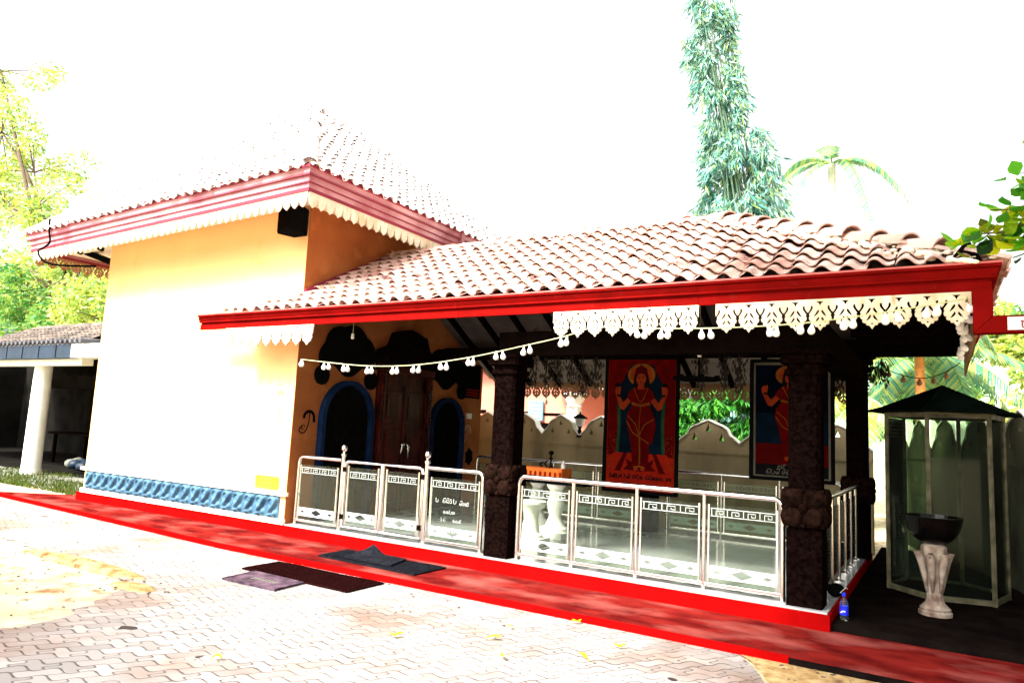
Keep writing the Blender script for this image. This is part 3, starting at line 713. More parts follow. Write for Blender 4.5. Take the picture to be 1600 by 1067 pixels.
# tower roof
TEX0, TEX1, TEY0, TEY1, TEZ = -13.9, -6.78, 5.94, 11.9, TZ+.245
AX0, AX1, AY, AZ = -10.5, -10.1, 8.9, 7.6
b = MB()
sf = math.hypot(AY-TEY0, AZ-TEZ)
tile_face(b, (TEX0, TEY0, TEZ), (1, 0, 0), (0, AY-TEY0, AZ-TEZ), TEX1-TEX0, sf, lambda u, v: v < sf and TEX0+(AX0-TEX0)*v/sf < TEX0+u < TEX1-(TEX1-AX1)*v/sf, seed=21, lift=.024)
ss = math.hypot(TEX1-AX1, AZ-TEZ)
tile_face(b, (TEX1, TEY0, TEZ), (0, 1, 0), (AX1-TEX1, 0, AZ-TEZ), TEY1-TEY0, ss, lambda u, v: v < ss and TEY0+(AY-TEY0)*v/ss < TEY0+u < TEY1-(TEY1-AY)*v/ss, seed=22, lift=.024)
tile_face(b, (TEX1, TEY1, TEZ), (-1, 0, 0), (0, AY-TEY1, AZ-TEZ), TEX1-TEX0, sf, lambda u, v: v < sf and TEX0+(AX0-TEX0)*v/sf < TEX1-u < TEX1-(TEX1-AX1)*v/sf, seed=23, lift=.024)
s3_ = math.hypot(AX0-TEX0, AZ-TEZ)
tile_face(b, (TEX0, TEY1, TEZ), (0, -1, 0), (AX0-TEX0, 0, AZ-TEZ), TEY1-TEY0, s3_, lambda u, v: v < s3_ and TEY0+(AY-TEY0)*v/s3_ < TEY1-u < TEY1-(TEY1-AY)*v/s3_, seed=24, lift=.024)
TR = b.build('tower_roof_tiles', 'tile2', T, smooth='a')
b = MB(); apx = [(AX0, AY, AZ+.03), (AX1, AY, AZ+.03)]
ridge_caps(b, (TEX1, TEY0, TEZ+.05), apx[1], .11, seed=31); ridge_caps(b, (TEX1, TEY1, TEZ+.05), apx[1], .11, seed=32)
ridge_caps(b, (TEX0, TEY0, TEZ+.05), apx[0], .11, seed=33); ridge_caps(b, (TEX0, TEY1, TEZ+.05), apx[0], .11, seed=34); ridge_caps(b, apx[0], apx[1], .12, seed=35)
b.build('ridge_cap', 'tile2', TR, smooth='a')
b = MB(); q = [(TEX0+.1, TEY0+.1, TEZ-.01), (TEX1-.1, TEY0+.1, TEZ-.01), (TEX1-.1, TEY1-.1, TEZ-.01), (TEX0+.1, TEY1-.1, TEZ-.01), (AX0, AY, AZ-.03), (AX1, AY, AZ-.03)]
b.add(q, [(0, 1, 5, 4), (1, 2, 5), (2, 3, 4, 5), (3, 0, 4), (0, 3, 2, 1)]); b.build('roof_deck', 'dark', TR)

# the tower eave sags a little towards its left end
def sag(o):
    if o.type == 'MESH':
        w = world_loc(o)
        for v in o.data.vertices: v.co.z -= .17*max(0, (-6.83-(v.co.x+w.x))/7.05)
    for c in o.children: sag(c)
for o in [c for c in T.children if c.name.split('.')[0] in ('tower_gutter', 'scalloped_valance', 'tower_soffit', 'tower_roof_tiles', 'cable') or (c.name.startswith('fretwork') and min(v.co.x for v in c.data.vertices)+world_loc(c).x < -13.5)]: sag(o)

# --- pillars
def pillar(x, y, w=.29, base=.19, top=2.42, nm='pillar', flower=True):
    b = MB(); b.box(x-w/2, x+w/2, y-w/2, y+w/2, base, .86)
    c = .035
    pts = lambda ww: [(x-ww/2+c, y-ww/2), (x+ww/2-c, y-ww/2), (x+ww/2, y-ww/2+c), (x+ww/2, y+ww/2-c), (x+ww/2-c, y+ww/2), (x-ww/2+c, y+ww/2), (x-ww/2, y+ww/2-c), (x-ww/2, y-ww/2+c)]
    b.prism(pts(w-.02), 'z', .86, top-.2)
    for i, (ww, z0, z1) in enumerate(((w+.04, top-.22, top-.17), (w+.0, top-.17, top-.12), (w+.10, top-.12, top-.04), (w+.16, top-.04, top+.0))): b.prism(pts(ww), 'z', z0, z1)
    p = b.build(nm, 'darkpillar', T, bevel=.006)
    b = MB()
    b.box(x-.165, x+.165, y-.165, y+.165, .88, 1.20)
    for (nx, ny) in ((0, -1), (1, 0), (0, 1), (-1, 0)):
        tx, ty = -ny, nx
        for sx in (-1, 1):
            for sz in (-1, 1):
                cx, cy, cz = x+nx*.168+tx*sx*.083, y+ny*.168+ty*sx*.083, 1.04+sz*.080
                b.blob((cx, cy, cz), (.086 if tx else .03, .086 if ty else .03, .084), 14, 8)
                b.blob((cx+nx*.012-tx*sx*.01, cy+ny*.012-ty*sx*.01, cz-sz*.008), (.05 if tx else .016, .05 if ty else .016, .048), 10, 6)
        b.blob((x+nx*.18, y+ny*.18, 1.04), (.04 if tx else .03, .04 if ty else .03, .04), 10, 6)
        for a, c_ in ((0, .145), (0, -.145), (.145, 0), (-.145, 0)):
            b.blob((x+nx*.168+tx*a, y+ny*.168+ty*a, 1.04+c_), (.022 if tx else .02, .022 if ty else .02, .022), 8, 5)
    b.build('carved_flower', 'carvedbrown', p, smooth='a')
    return p
pillar(-4.18, 6.81, .30); pillar(-1.05, 6.81, .29); pillar(-3.76, 10.15, .27, top=2.77); pillar(-.95, 10.15, .27, top=2.77)
b = MB(); b.box(-1.26, -.82, 6.6, 6.98, 2.38, 2.42); b.build('pillar_cap', 'dark', T)

# --- doors on the east wall of the tower (plane x=-7.5)
XD = -7.491
def archpts(y0, y1, z0, zt, n=16):
    c = (y0+y1)/2; r = (y1-y0)/2; zs = zt-r*1.05
    return [(y0, z0), (y1, z0)]+[(c+r*math.cos(math.pi*i/n), zs+r*1.05*math.sin(math.pi*i/n)) for i in range(n+1)]
def ring(nm, outer, inner, x0, th, m):   # band between two outlines that share the base line
    return shape2d(nm, [outer, inner], th, m, lambda x, d, y: (x0+d, x, y), T)
for (y0, y1, zt) in ((7.10, 8.16, 2.18), (9.58, 10.56, 2.08)):
    ring('arch_surround', archpts(y0, y1, .215, zt), archpts(y0+.07, y1-.07, .30, zt-.07), XD+.045, .10, 'bluejamb')
    b = MB(); b.prism(archpts(y0+.07, y1-.07, .215, zt-.07), 'x', XD+.003, XD+.02); w = b.build('arched_window', 'black', T)
    b = MB()
    for k in range(1, 6):
        yy = y0+.1+(y1-y0-.2)*k/6; b.box(XD+.02, XD+.04, yy-.008, yy+.008, .22, zt-.22-.25*abs(k-3)/3)
    for z in (.6, 1.0, 1.4): b.box(XD+.021, XD+.039, y0+.1, y1-.1, z, z+.02)
    for k in range(5):
        for z in (.8, 1.2, 1.6): b.tube([(XD+.045, y0+.2+k*.17+.05*math.cos(a_), z+.05*math.sin(a_)) for a_ in [i*math.pi/4 for i in range(8)]], .006, 5)
    b.build('window_grille', 'dark', w)
# lobed dark carvings above the arches
def lobed(cy, cz, rx, rz_, nl, seed, low=-.35):
    pts = []
    for i in range(100):
        a = 2*math.pi*i/100; k = 1+.10*abs(math.sin(nl*a/2)); z = rz_*math.sin(a)*k; y = rx*math.cos(a)*k
        if z < low*rz_*1.0: z = low*rz_+.08*math.sin(5*a)
        pts.append((cy+y, cz+z))
    return pts
for cy, cz, rx, rz_ in ((7.58, 2.48, .52, .48), (9.98, 2.46, .50, .46)):
    b = MB(); b.prism(lobed(cy, cz, rx, rz_, 7, 1), 'x', XD+.01, XD+.06)
    for sg in (-1, 1): b.prism([(cy+sg*(.50+.13*math.cos(R(a))), 2.22+.14*math.sin(R(a))) for a in range(0, 360, 30)], 'x', XD+.012, XD+.055)
    b.build('carved_arch_panel', 'black', T)
# centre door
b = MB(); b.box(XD, XD+.03, 8.34, 9.46, .21, 2.45); D = b.build('door', 'doorwood', T)
b = MB()
for y0 in (8.40, 8.92):
    for z0, z1 in ((.3, .85), (.95, 1.5), (1.6, 2.1)):
        b.box(XD+.03, XD+.045, y0, y0+.44, z0, z1); b.box(XD+.045, XD+.055, y0+.06, y0+.38, z0+.06, z1-.06)
b.box(XD+.03, XD+.06, 8.875, 8.905, .22, 2.2)
b.each('door_panel', 'doorwood', D, bevel=.008)
b = MB()
for y0 in (8.24, 9.42): b.box(XD, XD+.08, y0, y0+.14, .21, 2.4); b.box(XD+.08, XD+.10, y0+.03, y0+.06, .21, 2.4); b.box(XD+.08, XD+.10, y0+.09, y0+.11, .21, 2.4)
b.box(XD, XD+.09, 8.20, 9.60, 2.4, 2.52)
rr = random.Random(9)
for y0 in (8.31, 9.49):
    for k in range(38): b.blob((XD+.10, y0+rr.uniform(-.03, .03), .3+k*.055), (.015, .03, .022), 6, 4)
b.build('door_frame', 'doorwood', D, bevel=.004)
b = MB()
b.prism([(8.1, 2.5), (9.7, 2.5), (9.62, 2.72), (9.4, 2.80), (9.3, 3.02), (8.9, 3.12), (8.5, 3.02), (8.4, 2.80), (8.18, 2.72)], 'x', XD+.01, XD+.12)
for k in range(9): b.blob((XD+.12, 8.3+k*.15, 2.62+.2*math.sin(math.pi*k/8)), (.03, .06, .06), 8, 5)
b.build('door_pediment', 'dark', D, bevel=.01)
b = MB(); b.tube([(XD+.06, 8.83, 1.30), (XD+.11, 8.83, 1.24), (XD+.10, 8.80, 1.12)], .014, 6); b.tube([(XD+.06, 8.95, 1.30), (XD+.11, 8.97, 1.24), (XD+.10, 8.99, 1.05)], .014, 6)
b.blob((XD+.11, 8.98, 1.2), (.02, .03, .05)); b.blob((XD+.11, 8.84, 1.26), (.02, .04, .03)); b.each('door_handle', 'steel', D, smooth=True)
# painted swirls
def swirl(y, z, s, m):
    b = MB(); xf = lambda a, c, t: (XD+.004+t, y+a*s, z+c*s)
    ribbon(b, arc(.0, .62, .28, .26, 190, 0, 12)+[(.3, .5), (.29, .42)], .13, xf)
    ribbon(b, arc(-.28, .66, .3, .7, 20, -75, 14)+arc(-.28, .08, .22, .14, 270, 100, 8), .05, xf)
    ribbon(b, arc(-.3, .2, .1, .1, 0, 300, 8), .03, xf); return b.build('wall_swirl', m, T)
swirl(6.93, 1.42, .32, 'black'); swirl(10.78, 1.35, .30, 'browncarve')
b = MB(); fr = xfw(-7.77, 1.35)
ribbon(b, arc(0, .55, .05, .05, 180, 0, 6), .03, fr); ribbon(b, arc(.05, .25, .06, .18, 120, 240, 8), .008, fr)
b.build('wall_swirl', 'browncarve', T)
b = MB(); b.prism([(10.86+.1*math.cos(R(a))*(1+.2*(a//30 % 2)), 1.05+.13*math.sin(R(a))*(1+.2*(a//30 % 2))) for a in range(0, 360, 15)], 'x', XD+.002, XD+.012); b.build('wall_rosette', 'black', T)
b = MB(); b.box(XD, XD+.04, 10.70, 10.84, 1.74, 1.84); b.build('switch_box', 'white', T, bevel=.005)
nb = thing('notice_board', (XD, 10.75, 2.1), 'small black notice board with red lines hung beside far arch', 'sign')
b = MB(); b.box(XD+.005, XD+.03, 10.42, 11.08, 2.12, 2.75); b.build('board', 'black', nb, bevel=.005)
b = MB()
for z in (2.16, 2.21, 2.26): b.box(XD+.031, XD+.035, 10.48, 11.02, z, z+.022)
b.build('red_lines', 'porange', nb)
b = MB()
for z in (2.34, 2.4, 2.46, 2.52, 2.58, 2.64): b.box(XD+.031, XD+.034, 10.5, 10.98-.1*(z*7 % 1), z, z+.012)
b.build('board_writing', 'dark', nb)

# ------------------------------------------------------------------ loudspeaker on the tower
sp = thing('loudspeaker', (-7.55, 6.55, 4.3), 'black box loudspeaker under the tower eave at its corner', 'speaker')
b = MB(); b.prism([(-7.78, 6.35), (-7.47, 6.30), (-7.40, 6.45), (-7.46, 6.60), (-7.72, 6.60)], 'z', 4.10, 4.47); b.build('cabinet', 'black', sp, bevel=.01)
b = MB(); b.add([(-7.765, 6.343, 4.12), (-7.485, 6.298, 4.12), (-7.485, 6.298, 4.45), (-7.765, 6.343, 4.45), (-7.77, 6.335, 4.13), (-7.49, 6.290, 4.13), (-7.49, 6.290, 4.44), (-7.77, 6.335, 4.44)], [(4, 5, 6, 7), (0, 1, 5, 4), (1, 2, 6, 5), (2, 3, 7, 6), (3, 0, 4, 7)]); b.build('grille', 'dark', sp)
b = MB(); b.bar((-7.6, 6.6, 4.3), (-7.6, 6.65, 4.3), .06, .1); b.build('mount', 'black', sp)

# ------------------------------------------------------------------ glass railings
def meander(mb, u0, u1, z, h, xf, w=.012, period=.16):
    n = max(1, int(round((u1-u0)/period))); p = (u1-u0)/n
    ribbon(mb, [(u0, z+h), (u1, z+h)], w, xf); ribbon(mb, [(u0, z), (u1, z)], w, xf)
    for k in range(n):
        a = u0+k*p
        ribbon(mb, [(a+.08*p, z), (a+.08*p, z+h)], w, xf)
        ribbon(mb, [(a+.36*p, z), (a+.36*p, z+h*.72), (a+.80*p, z+h*.72), (a+.80*p, z+h*.28), (a+.58*p, z+h*.28), (a+.58*p, z+h*.5)], w, xf)
def rail(label, P, Q, posts, z0=.21, H=.88, cap=(True, True), endposts=(True, True), side=-1, group=None, deco=True, flange=False, writing_on=None):
    """glass railing from P to Q (x, y); posts are distances along it"""
    P = Vector((*P, 0)); Q = Vector((*Q, 0)); L = (Q-P).length; d = (Q-P)/L; nrm = Vector((d.y, -d.x, 0))*(1 if side < 0 else -1)
    t = thing('glass_railing', (P.x, P.y, z0), label, 'railing', group)
    X = lambda u, z, o=0: P+d*u+nrm*o+Vector((0, 0, z0+z))
    r = .024; pts = []
    if cap[0]: pts += [X(0, 0), X(0, H-.08), X(.006, H-.045), X(.025, H-.018), X(.06, H)]
    else: pts += [X(0, H)]
    if cap[1]: pts += [X(L-.06, H), X(L-.025, H-.018), X(L-.006, H-.045), X(L, H-.08), X(L, 0)]
    else: pts += [X(L, H)]
    b = MB(); b.tube(pts, r, 12); b.build('top_rail', 'steel', t, smooth='a')
    for u in posts:
        b = MB(); b.tube([X(u, 0), X(u, H-.01)], .019, 10)
        if flange: b.lathe(X(u, 0), [(.05, 0), (.05, .008), (.035, .02), (.02, .03)], 12)
        b.build('post', 'steel', t, smooth='a')
    if not flange:
        b = MB(); b.bar(X(0, .055), X(L, .055), .03, .03); b.build('bottom_rail', 'steel', t, bevel=.004)
    ed = [0]+list(posts)+[L]
    for a, c in zip(ed[:-1], ed[1:]):
        if c-a < .12: continue
        g0, g1 = a+.045, c-.045
        b = MB()
        for gx in (g0, g1): b.bar(X(gx, .06), X(gx, H-.10), .016, .022)
        b.each('glass_holder', 'steel', t)
        b = MB(); b.bar(X(g0+.008, (H-.04)/2), X(g1-.008, (H-.04)/2), .008, H-.16); gp = b.build('glass_pane', 'glass', t)
        if deco:
            b = MB(); xf = lambda u, z, tt: X(u, z, .006+tt*.5)
            meander(b, g0+.015, g1-.015, H-.205, .07, xf, .0065)
            b.build('etched_key_pattern', 'frost', gp)
            zc, hh = .17, .055; m0, m1 = g0+.01, g1-.01; w = m1-m0
            loops = [[(m0, zc-hh), (m1, zc-hh), (m1, zc+hh), (m0, zc+hh)]]
            for cx, s_ in ((.5, 1), (.12, .45), (.88, .45)):
                cxx = m0+w*cx; a_ = min(.10, w*.2)*s_; h_ = hh*.75*s_; loops.append([(cxx-a_, zc), (cxx, zc-h_), (cxx+a_, zc), (cxx, zc+h_)])
            shape2d('etched_diamond_band', loops, .001, 'frost', lambda x, dd, y: tuple(X(x, y, .0065+dd)), gp)
    if writing_on is not None:
        g = [c for c in t.children if c.name.startswith('glass_pane')][writing_on]
        xf = lambda u, z, tt: X(u, z, .006+tt)
        for i, (ws, u, z, s_) in enumerate(((['pa'], .12, .50, .05), (['ni', 'mi', 'ra', 'pa'], .22, .50, .055), (['thi', 'ge', 'la'], .46, .49, .05), (['na', 'sa', 'pa', 'ge'], .24, .38, .045), (['ra', 'ni'], .2, .29, .045), (['sa', 'na', 'la'], .38, .29, .045), (['o', 'a', 'o'], .32, .17, .06))):
            writing('etched_writing', 'frost', [ws], s_, lambda x, zz, tt, u=u, z=z: tuple(X(u+x, z+zz, .006+tt)), g, wt=.08, t=.001)
    return t
YR = 6.76
rail('short glass railing panel beside the white wall, left of the gate', (-7.41, YR), (-6.64, YR), [], cap=(True, False))
rail('glass railing panel with white writing between gate and left pillar', (-5.21, YR), (-4.44, YR), [], cap=(False, True), deco=True, writing_on=0)
rail('long four-pane glass railing between the two front pillars', (-3.97, YR), (-1.24, YR), [.66, 1.36, 2.03])
rail('glass railing of slim posts along the dark right side of porch', (-.95, 7.0), (-.95, 9.98), [.12, .66, 1.2, 1.74, 2.3, 2.84], cap=(False, False), flange=True, deco=False)
rail('back glass railing seen through the porch left of the red poster', (-7.0, 10.42), (-3.95, 10.42), [.76, 1.52, 2.28], side=1)
rail('back glass railing behind the posters with rounded end at right', (-3.55, 10.42), (-1.16, 10.42), [.8, 1.6], side=1)
# gate: two leaves and two finial posts
g = thing('glass_gate', (-5.93, YR, .2), 'double glass gate between two ball-topped steel posts', 'gate')
for x in (-6.605, -5.245):
    b = MB(); b.tube([(x, YR, .2), (x, YR, 1.14)], .026, 12); b.lathe((x, YR, 1.14), [(.026, 0), (.036, .012), (.036, .03), (.016, .045), (.016, .06), (.03, .075), (.038, .10), (.034, .125), (.016, .145), (.004, .15)], 14); b.build('gate_post', 'steel', g, smooth='a')
for x0, x1 in ((-6.555, -5.94), (-5.915, -5.30)):
    z0, z1 = .27, 1.08
    lf = MB(); 
    if x0 < -6: pts = [(x1, YR, z0), (x1, YR, z1), (x0+.05, YR, z1), (x0+.012, YR, z1-.015), (x0, YR, z1-.06), (x0, YR, z0), (x1, YR, z0)]
    else: pts = [(x0, YR, z0), (x0, YR, z1), (x1-.05, YR, z1), (x1-.012, YR, z1-.015), (x1, YR, z1-.06), (x1, YR, z0), (x0, YR, z0)]
    lf.tube(pts, .022, 10); L_ = lf.build('gate_leaf', 'steel', g, smooth='a')
    b = MB(); b.box(x0+.07, x1-.07, YR-.004, YR+.004, z0+.05, z1-.07); gp = b.build('glass_pane', 'glass', L_)
    b = MB(); [b.box(x-.008, x+.008, YR-.01, YR+.01, z0+.02, z1-.05) for x in (x0+.055, x1-.055)]; b.each('glass_holder', 'steel', L_)
    b = MB(); xf = lambda u, z, tt: (u, YR-.006-tt*.5, z); meander(b, x0+.08, x1-.08, .885, .07, xf, .0065, .17); b.build('etched_key_pattern', 'frost', gp)
    m0, m1 = x0+.07, x1-.07; zc, hh = .40, .055; loops = [[(m0, zc-hh), (m1, zc-hh), (m1, zc+hh), (m0, zc+hh)]]
    for cx, s_ in ((.5, 1), (.1, .4), (.9, .4)):
        cxx = m0+(m1-m0)*cx; loops.append([(cxx-.1*s_, zc), (cxx, zc-.042*s_), (cxx+.1*s_, zc), (cxx, zc+.042*s_)])
    shape2d('etched_diamond_band', loops, .001, 'frost', lambda x, dd, y: (x, YR-.0065+dd, y), gp)
    b = MB(); hx = x0 if x0 < -6 else x1
    for z in (.36, .95): b.box(hx-.03, hx+.03, YR-.03, YR-.018, z, z+.06)
    b.each('hinge', 'dark', L_)

# ------------------------------------------------------------------ posters
def poster(nm, label, x0, x1, y, z0, z1, kind):
    t = thing(nm, ((x0+x1)/2, y, z0), label, 'poster')
    W_, H_ = x1-x0, z1-z0; fw = .045
    b = MB(); 
    b.box(x0, x1, y, y+.05, z0, z0+fw); b.box(x0, x1, y, y+.05, z1-fw, z1); b.box(x0, x0+fw, y, y+.05, z0+fw, z1-fw); b.box(x1-fw, x1, y, y+.05, z0+fw, z1-fw)
    b.build('frame', 'black', t, bevel=.004)
    def lay(n_, pts, m, k, par_):
        if k >= 7: pts = [(.5+(p[0]-.5)*1.2, .5+(p[1]-.5)*1.03) for p in pts]
        b = MB(); b.prism([(x0+W_*p[0], z0+H_*p[1]) for p in pts], 'y', y+.028-.0016*k-.0016, y+.028-.0016*k+(.001 if k else .02)); return b.build(n_, m, par_)
    pic = lay('picture', [(.03, .02), (.97, .02), (.97, .98), (.03, .98)], 'porange' if kind == 1 else 'pcream', 0, t)
    k = 1
    E = lambda cx, cy, rx, ry, n=24: [(cx+rx*math.cos(2*math.pi*i/n), cy+ry*math.sin(2*math.pi*i/n)) for i in range(n)]
    if kind == 1:
        lay('painted_backdrop', [(.06, .27), (.94, .27), (.94, .975), (.06, .975)], 'pblue', 1, pic)
        for sg in (-1, 1):
            m = lambda pts: [(.5+sg*(p[0]-.5), p[1]) for p in pts]
            lay('painted_drape', m([(.05, .27), (.17, .27), (.19, .5), (.16, .75), (.30, .88), (.36, .975), (.05, .975)]), 'pred', 2, pic)
            lay('painted_fold', m([(.17, .27), (.21, .27), (.23, .5), (.21, .77), (.17, .74), (.19, .5)]), 'pgreen', 3, pic)
            b = MB()
            for q in range(4): ribbon(b, [(x0+W_*(.5+sg*(px_-.5)), z0+H_*pz) for px_, pz in ((.07+.025*q, .28), (.08+.025*q, .6), (.08+.03*q, .80+.02*q), (.14+.05*q, .86+.02*q), (.22+.035*q, .96))], .006, lambda a, c, tt: (a, y+.0215-tt*.3, c))
            b.build('drape_fold_lines', 'pdred', pic)
            b = MB(); rr = random.Random(4)
            for q in range(60): a_ = rr.uniform(.05, .16); c_ = rr.uniform(.16, .42); b.blob((x0+W_*(.5+sg*(a_-.5)), y+.021, z0+H_*c_), (.006, .002, .006), 5, 3)
            b.build('drape_border', 'pgold', pic)
        lay('painted_valance', [(.3, .975), (.7, .975), (.66, .94), (.5, .955), (.34, .94)], 'pred', 3, pic)
        lay('painted_carpet', [(.06, .155), (.94, .155), (.86, .29), (.14, .29)], 'porange', 4, pic)
        for sg in (-1, 1): lay('carpet_stripe', [(.5+sg*.34, .155), (.5+sg*.26, .155), (.5+sg*.17, .29), (.5+sg*.22, .29)], 'pdred', 5, pic)
        lay('lotus_seat', [(.28, .17), (.34, .20), (.31, .25), (.42, .22), (.5, .26), (.58, .22), (.69, .25), (.66, .20), (.72, .17), (.5, .16)], 'pdred', 6, pic)
        gx, hs = .5, 1
    else:
        lay('painted_backdrop', [(.07, .12), (.93, .12), (.93, .95), (.07, .95)], 'pnight', 1, pic)
        lay('painted_floor', [(.07, .13), (.93, .13), (.93, .30), (.07, .30)], 'pdred', 2, pic)
        lay('painted_water', [(.07, .30), (.93, .30), (.93, .55), (.07, .55)], 'pblue', 2, pic)
        lay('caption_band', [(.07, .04), (.93, .04), (.93, .13), (.07, .13)], 'pblack', 2, pic)
    K = 7
    fig = lay('painted_halo', E(.5, .855, .155, .083), 'pgold', K, pic)
    lay('halo_rim', E(.5, .855, .12, .063), 'pskin', K+1, fig)
    lay('painted_hair', [(.41, .78), (.42, .85), (.44, .90), (.5, .925), (.56, .90), (.58, .85), (.60, .78), (.57, .74), (.43, .74)], 'pblack', K+2, fig)
    lay('painted_sari', [(.37, .735), (.42, .765), (.58, .765), (.63, .735), (.66, .68), (.61, .665), (.60, .63), (.66, .55), (.67, .47), (.64, .38), (.60, .355), (.60, .24), (.57, .19), (.43, .19), (.41, .30), (.38, .42), (.34, .52), (.35, .58), (.40, .635), (.39, .67), (.34, .69)], 'pred', K+3, fig)
    for sg in (-1, 1):
        m = lambda pts: [(.5+sg*(p[0]-.5), p[1]) for p in pts]
        lay('painted_arm', m([(.35, .69), (.39, .665), (.31, .60), (.27, .61), (.24, .66), (.21, .715), (.20, .74), (.23, .78), (.265, .79), (.27, .75), (.26, .70), (.30, .655)]), 'pskin', K+4, fig)
        lay('arm_bangle', m([(.225, .70), (.265, .695), (.27, .71), (.228, .715)]), 'pblack', K+5, fig)
        lay('hand_lotus', m([(.19, .77), (.23, .80), (.28, .785), (.25, .765)]), 'pblack', K+5, fig)
    lay('painted_neck', [(.46, .75), (.54, .75), (.53, .80), (.47, .80)], 'pskin', K+5, fig)
    lay('painted_face', E(.5, .825, .055, .042), 'pskin', K+6, fig)
    lay('painted_crown', [(.435, .855), (.44, .885), (.47, .905), (.5, .935), (.53, .905), (.56, .885), (.565, .855), (.5, .865)], 'pdred', K+7, fig)
    b = MB(); F = lambda a, c, tt: (x0+W_*(.5+(a-.5)*1.2), y+.028-.0016*(K+8)-tt*.3, z0+H_*(.5+(c-.5)*1.03))
    for sg in (-1, 1):
        ribbon(b, [(.5+sg*.012, .832), (.5+sg*.025, .835), (.5+sg*.038, .831)], .006, F); ribbon(b, [(.5+sg*.010, .843), (.5+sg*.027, .846), (.5+sg*.042, .841)], .004, F)
    ribbon(b, [(.486, .803), (.5, .800), (.514, .803)], .005, F); ribbon(b, [(.498, .828), (.494, .815), (.503, .813)], .003, F)
    b.build('face_lines', 'pblack', fig)
    b = MB()
    for p in ([(.42, .76), (.47, .68), (.5, .66), (.53, .68), (.58, .76)], [(.40, .655), (.5, .64), (.60, .655)], [(.40, .645), (.5, .63), (.61, .645)], [(.36, .56), (.45, .50), (.5, .40), (.51, .22)], [(.65, .54), (.55, .50), (.49, .42)], [(.5, .63), (.49, .5), (.5, .2)], [(.35, .52), (.42, .44), (.60, .37)], [(.44, .2), (.5, .205), (.56, .2)]): ribbon(b, p, .008, F)
    b.build('sari_gold_lines', 'pgold', fig)
    b = MB()
    for q in range(11): ribbon(b, [(.385+.022*q, .61), (.39+.021*q, .45), (.425+.014*q, .22)], .004, F)
    for q in range(5): ribbon(b, [(.40+.012*q, .74-.02*q), (.5, .68-.02*q), (.60-.012*q, .74-.02*q)], .003, F)
    b.build('sari_fold_lines', 'pdred', fig)
    lay('painted_foot', [(.44, .175), (.49, .18), (.48, .195), (.44, .195)], 'pskin', K+6, fig); lay('painted_foot', [(.51, .18), (.56, .175), (.56, .195), (.52, .195)], 'pskin', K+6, fig)
    xf = lambda ox, oz: (lambda a, c, tt: (x0+W_*ox+a, y+.0235-tt, z0+H_*oz+c))
    if kind == 1:
        writing('poster_writing', 'pblack', [['ha', 'la', 'pa', 'o', 'ra', 'thi'], ['a', 'di', 'sa'], ['ni', 'mi', 'sa', 'na', 'na'], ['ge', 'mark']], W_*.055, xf(.09, .105), pic, wt=.2, space=.5, adv=.88)
        writing('poster_writing', 'pblack', [['sa', 'ra'], ['na', 'mark'], ['ge']], W_*.04, xf(.30, .055), pic, wt=.2, space=2)
    else:
        writing('poster_writing', 'pcream', [['a', 'di'], ['mi', 'sa']], W_*.06, xf(.34, .093), pic, wt=.14)
        writing('poster_writing', 'pcream', [['ni', 'pa', 'thi'], ['ge', 'ha'], ['a', 'la', 'di']], W_*.062, xf(.2, .052), pic, wt=.14)
    return t
poster('deity_poster', 'tall orange and red poster of a haloed woman in red sari on back pillar', -4.385, -3.235, 9.90, .75, 2.75, 1)
poster('deity_poster', 'dark cream-bordered poster of a haloed woman half hidden behind right pillar', -2.245, -1.19, 9.90, 1.09, 2.70, 2)

# ------------------------------------------------------------------ furniture in the porch
tb = thing('offering_table', (-4.7, 8.6, .21), 'long dark topped offering table on white turned pedestals inside porch', 'table')
b = MB(); b.box(-5.35, -3.95, 8.35, 9.15, .90, .945); b.build('tabletop', 'black', tb, bevel=.006)
prof = [(.20, 0), (.20, .05), (.15, .08), (.12, .14), (.09, .22), (.12, .34), (.13, .42), (.09, .52), (.08, .58), (.13, .64), (.15, .69)]
for x, y in ((-4.42, 8.15+.35), (-4.95, 8.95)):
    b = MB(); b.box(x-.2, x+.2, y-.2, y+.2, .21, .29); b.lathe((x, y, .29), [(r*.9, z*.88) for r, z in prof], 18); b.build('pedestal', 'white', tb, smooth='a')
tc = thing('round_pedestal', (-4.35, 7.75, .21), 'short white stepped pedestal on the tiles behind the long railing', 'pedestal')
b = MB(); b.box(-4.56, -4.16, 7.6, 7.9, .212, .30); b.build('base', 'white', tc, bevel=.01)
b = MB(); b.lathe((-4.36, 7.75, .30), [(.15, 0), (.15, .03), (.11, .06), (.09, .2), (.1, .3), (.15, .36), (.18, .40), (.18, .43)], 18); b.build('shaft', 'white', tc, smooth='a')
oc = thing('offering_box', (-4.6, 8.6, .945), 'orange cloth covered box standing on the dark table', 'box')
b = MB(); b.box(-4.98, -4.32, 8.45, 8.75, .948, 1.10); b.build('cloth_cover', 'orange', oc, bevel=.015)
b = MB()
for k in range(9): b.box(-4.96+k*.075, -4.93+k*.075, 8.443, 8.45, .955, 1.05)
b.build('cloth_fold', 'porange', oc)
for i, (x, hh, m, lab) in enumerate(((-5.12, .10, 'pred', 'red oil jar at the left end of the dark table'), (-5.03, .12, 'black', 'black oil jar between the red jar and orange box'))):
    t = thing('oil_jar', (x, 8.5, .945), lab, 'jar'); b = MB(); b.lathe((x, 8.5, .946), [(.035, 0), (.038, hh*.6), (.024, hh*.8), (.024, hh)], 12); b.build('body', m, t, smooth='a'); b = MB(); b.lathe((x, 8.5, .946+hh), [(.027, 0), (.027, .015)], 12); b.build('lid', 'black', t)
st = thing('brass_lamp_figure', (-4.58, 8.62, 1.10), 'small dark standing lamp figure on top of the orange box', 'ornament')
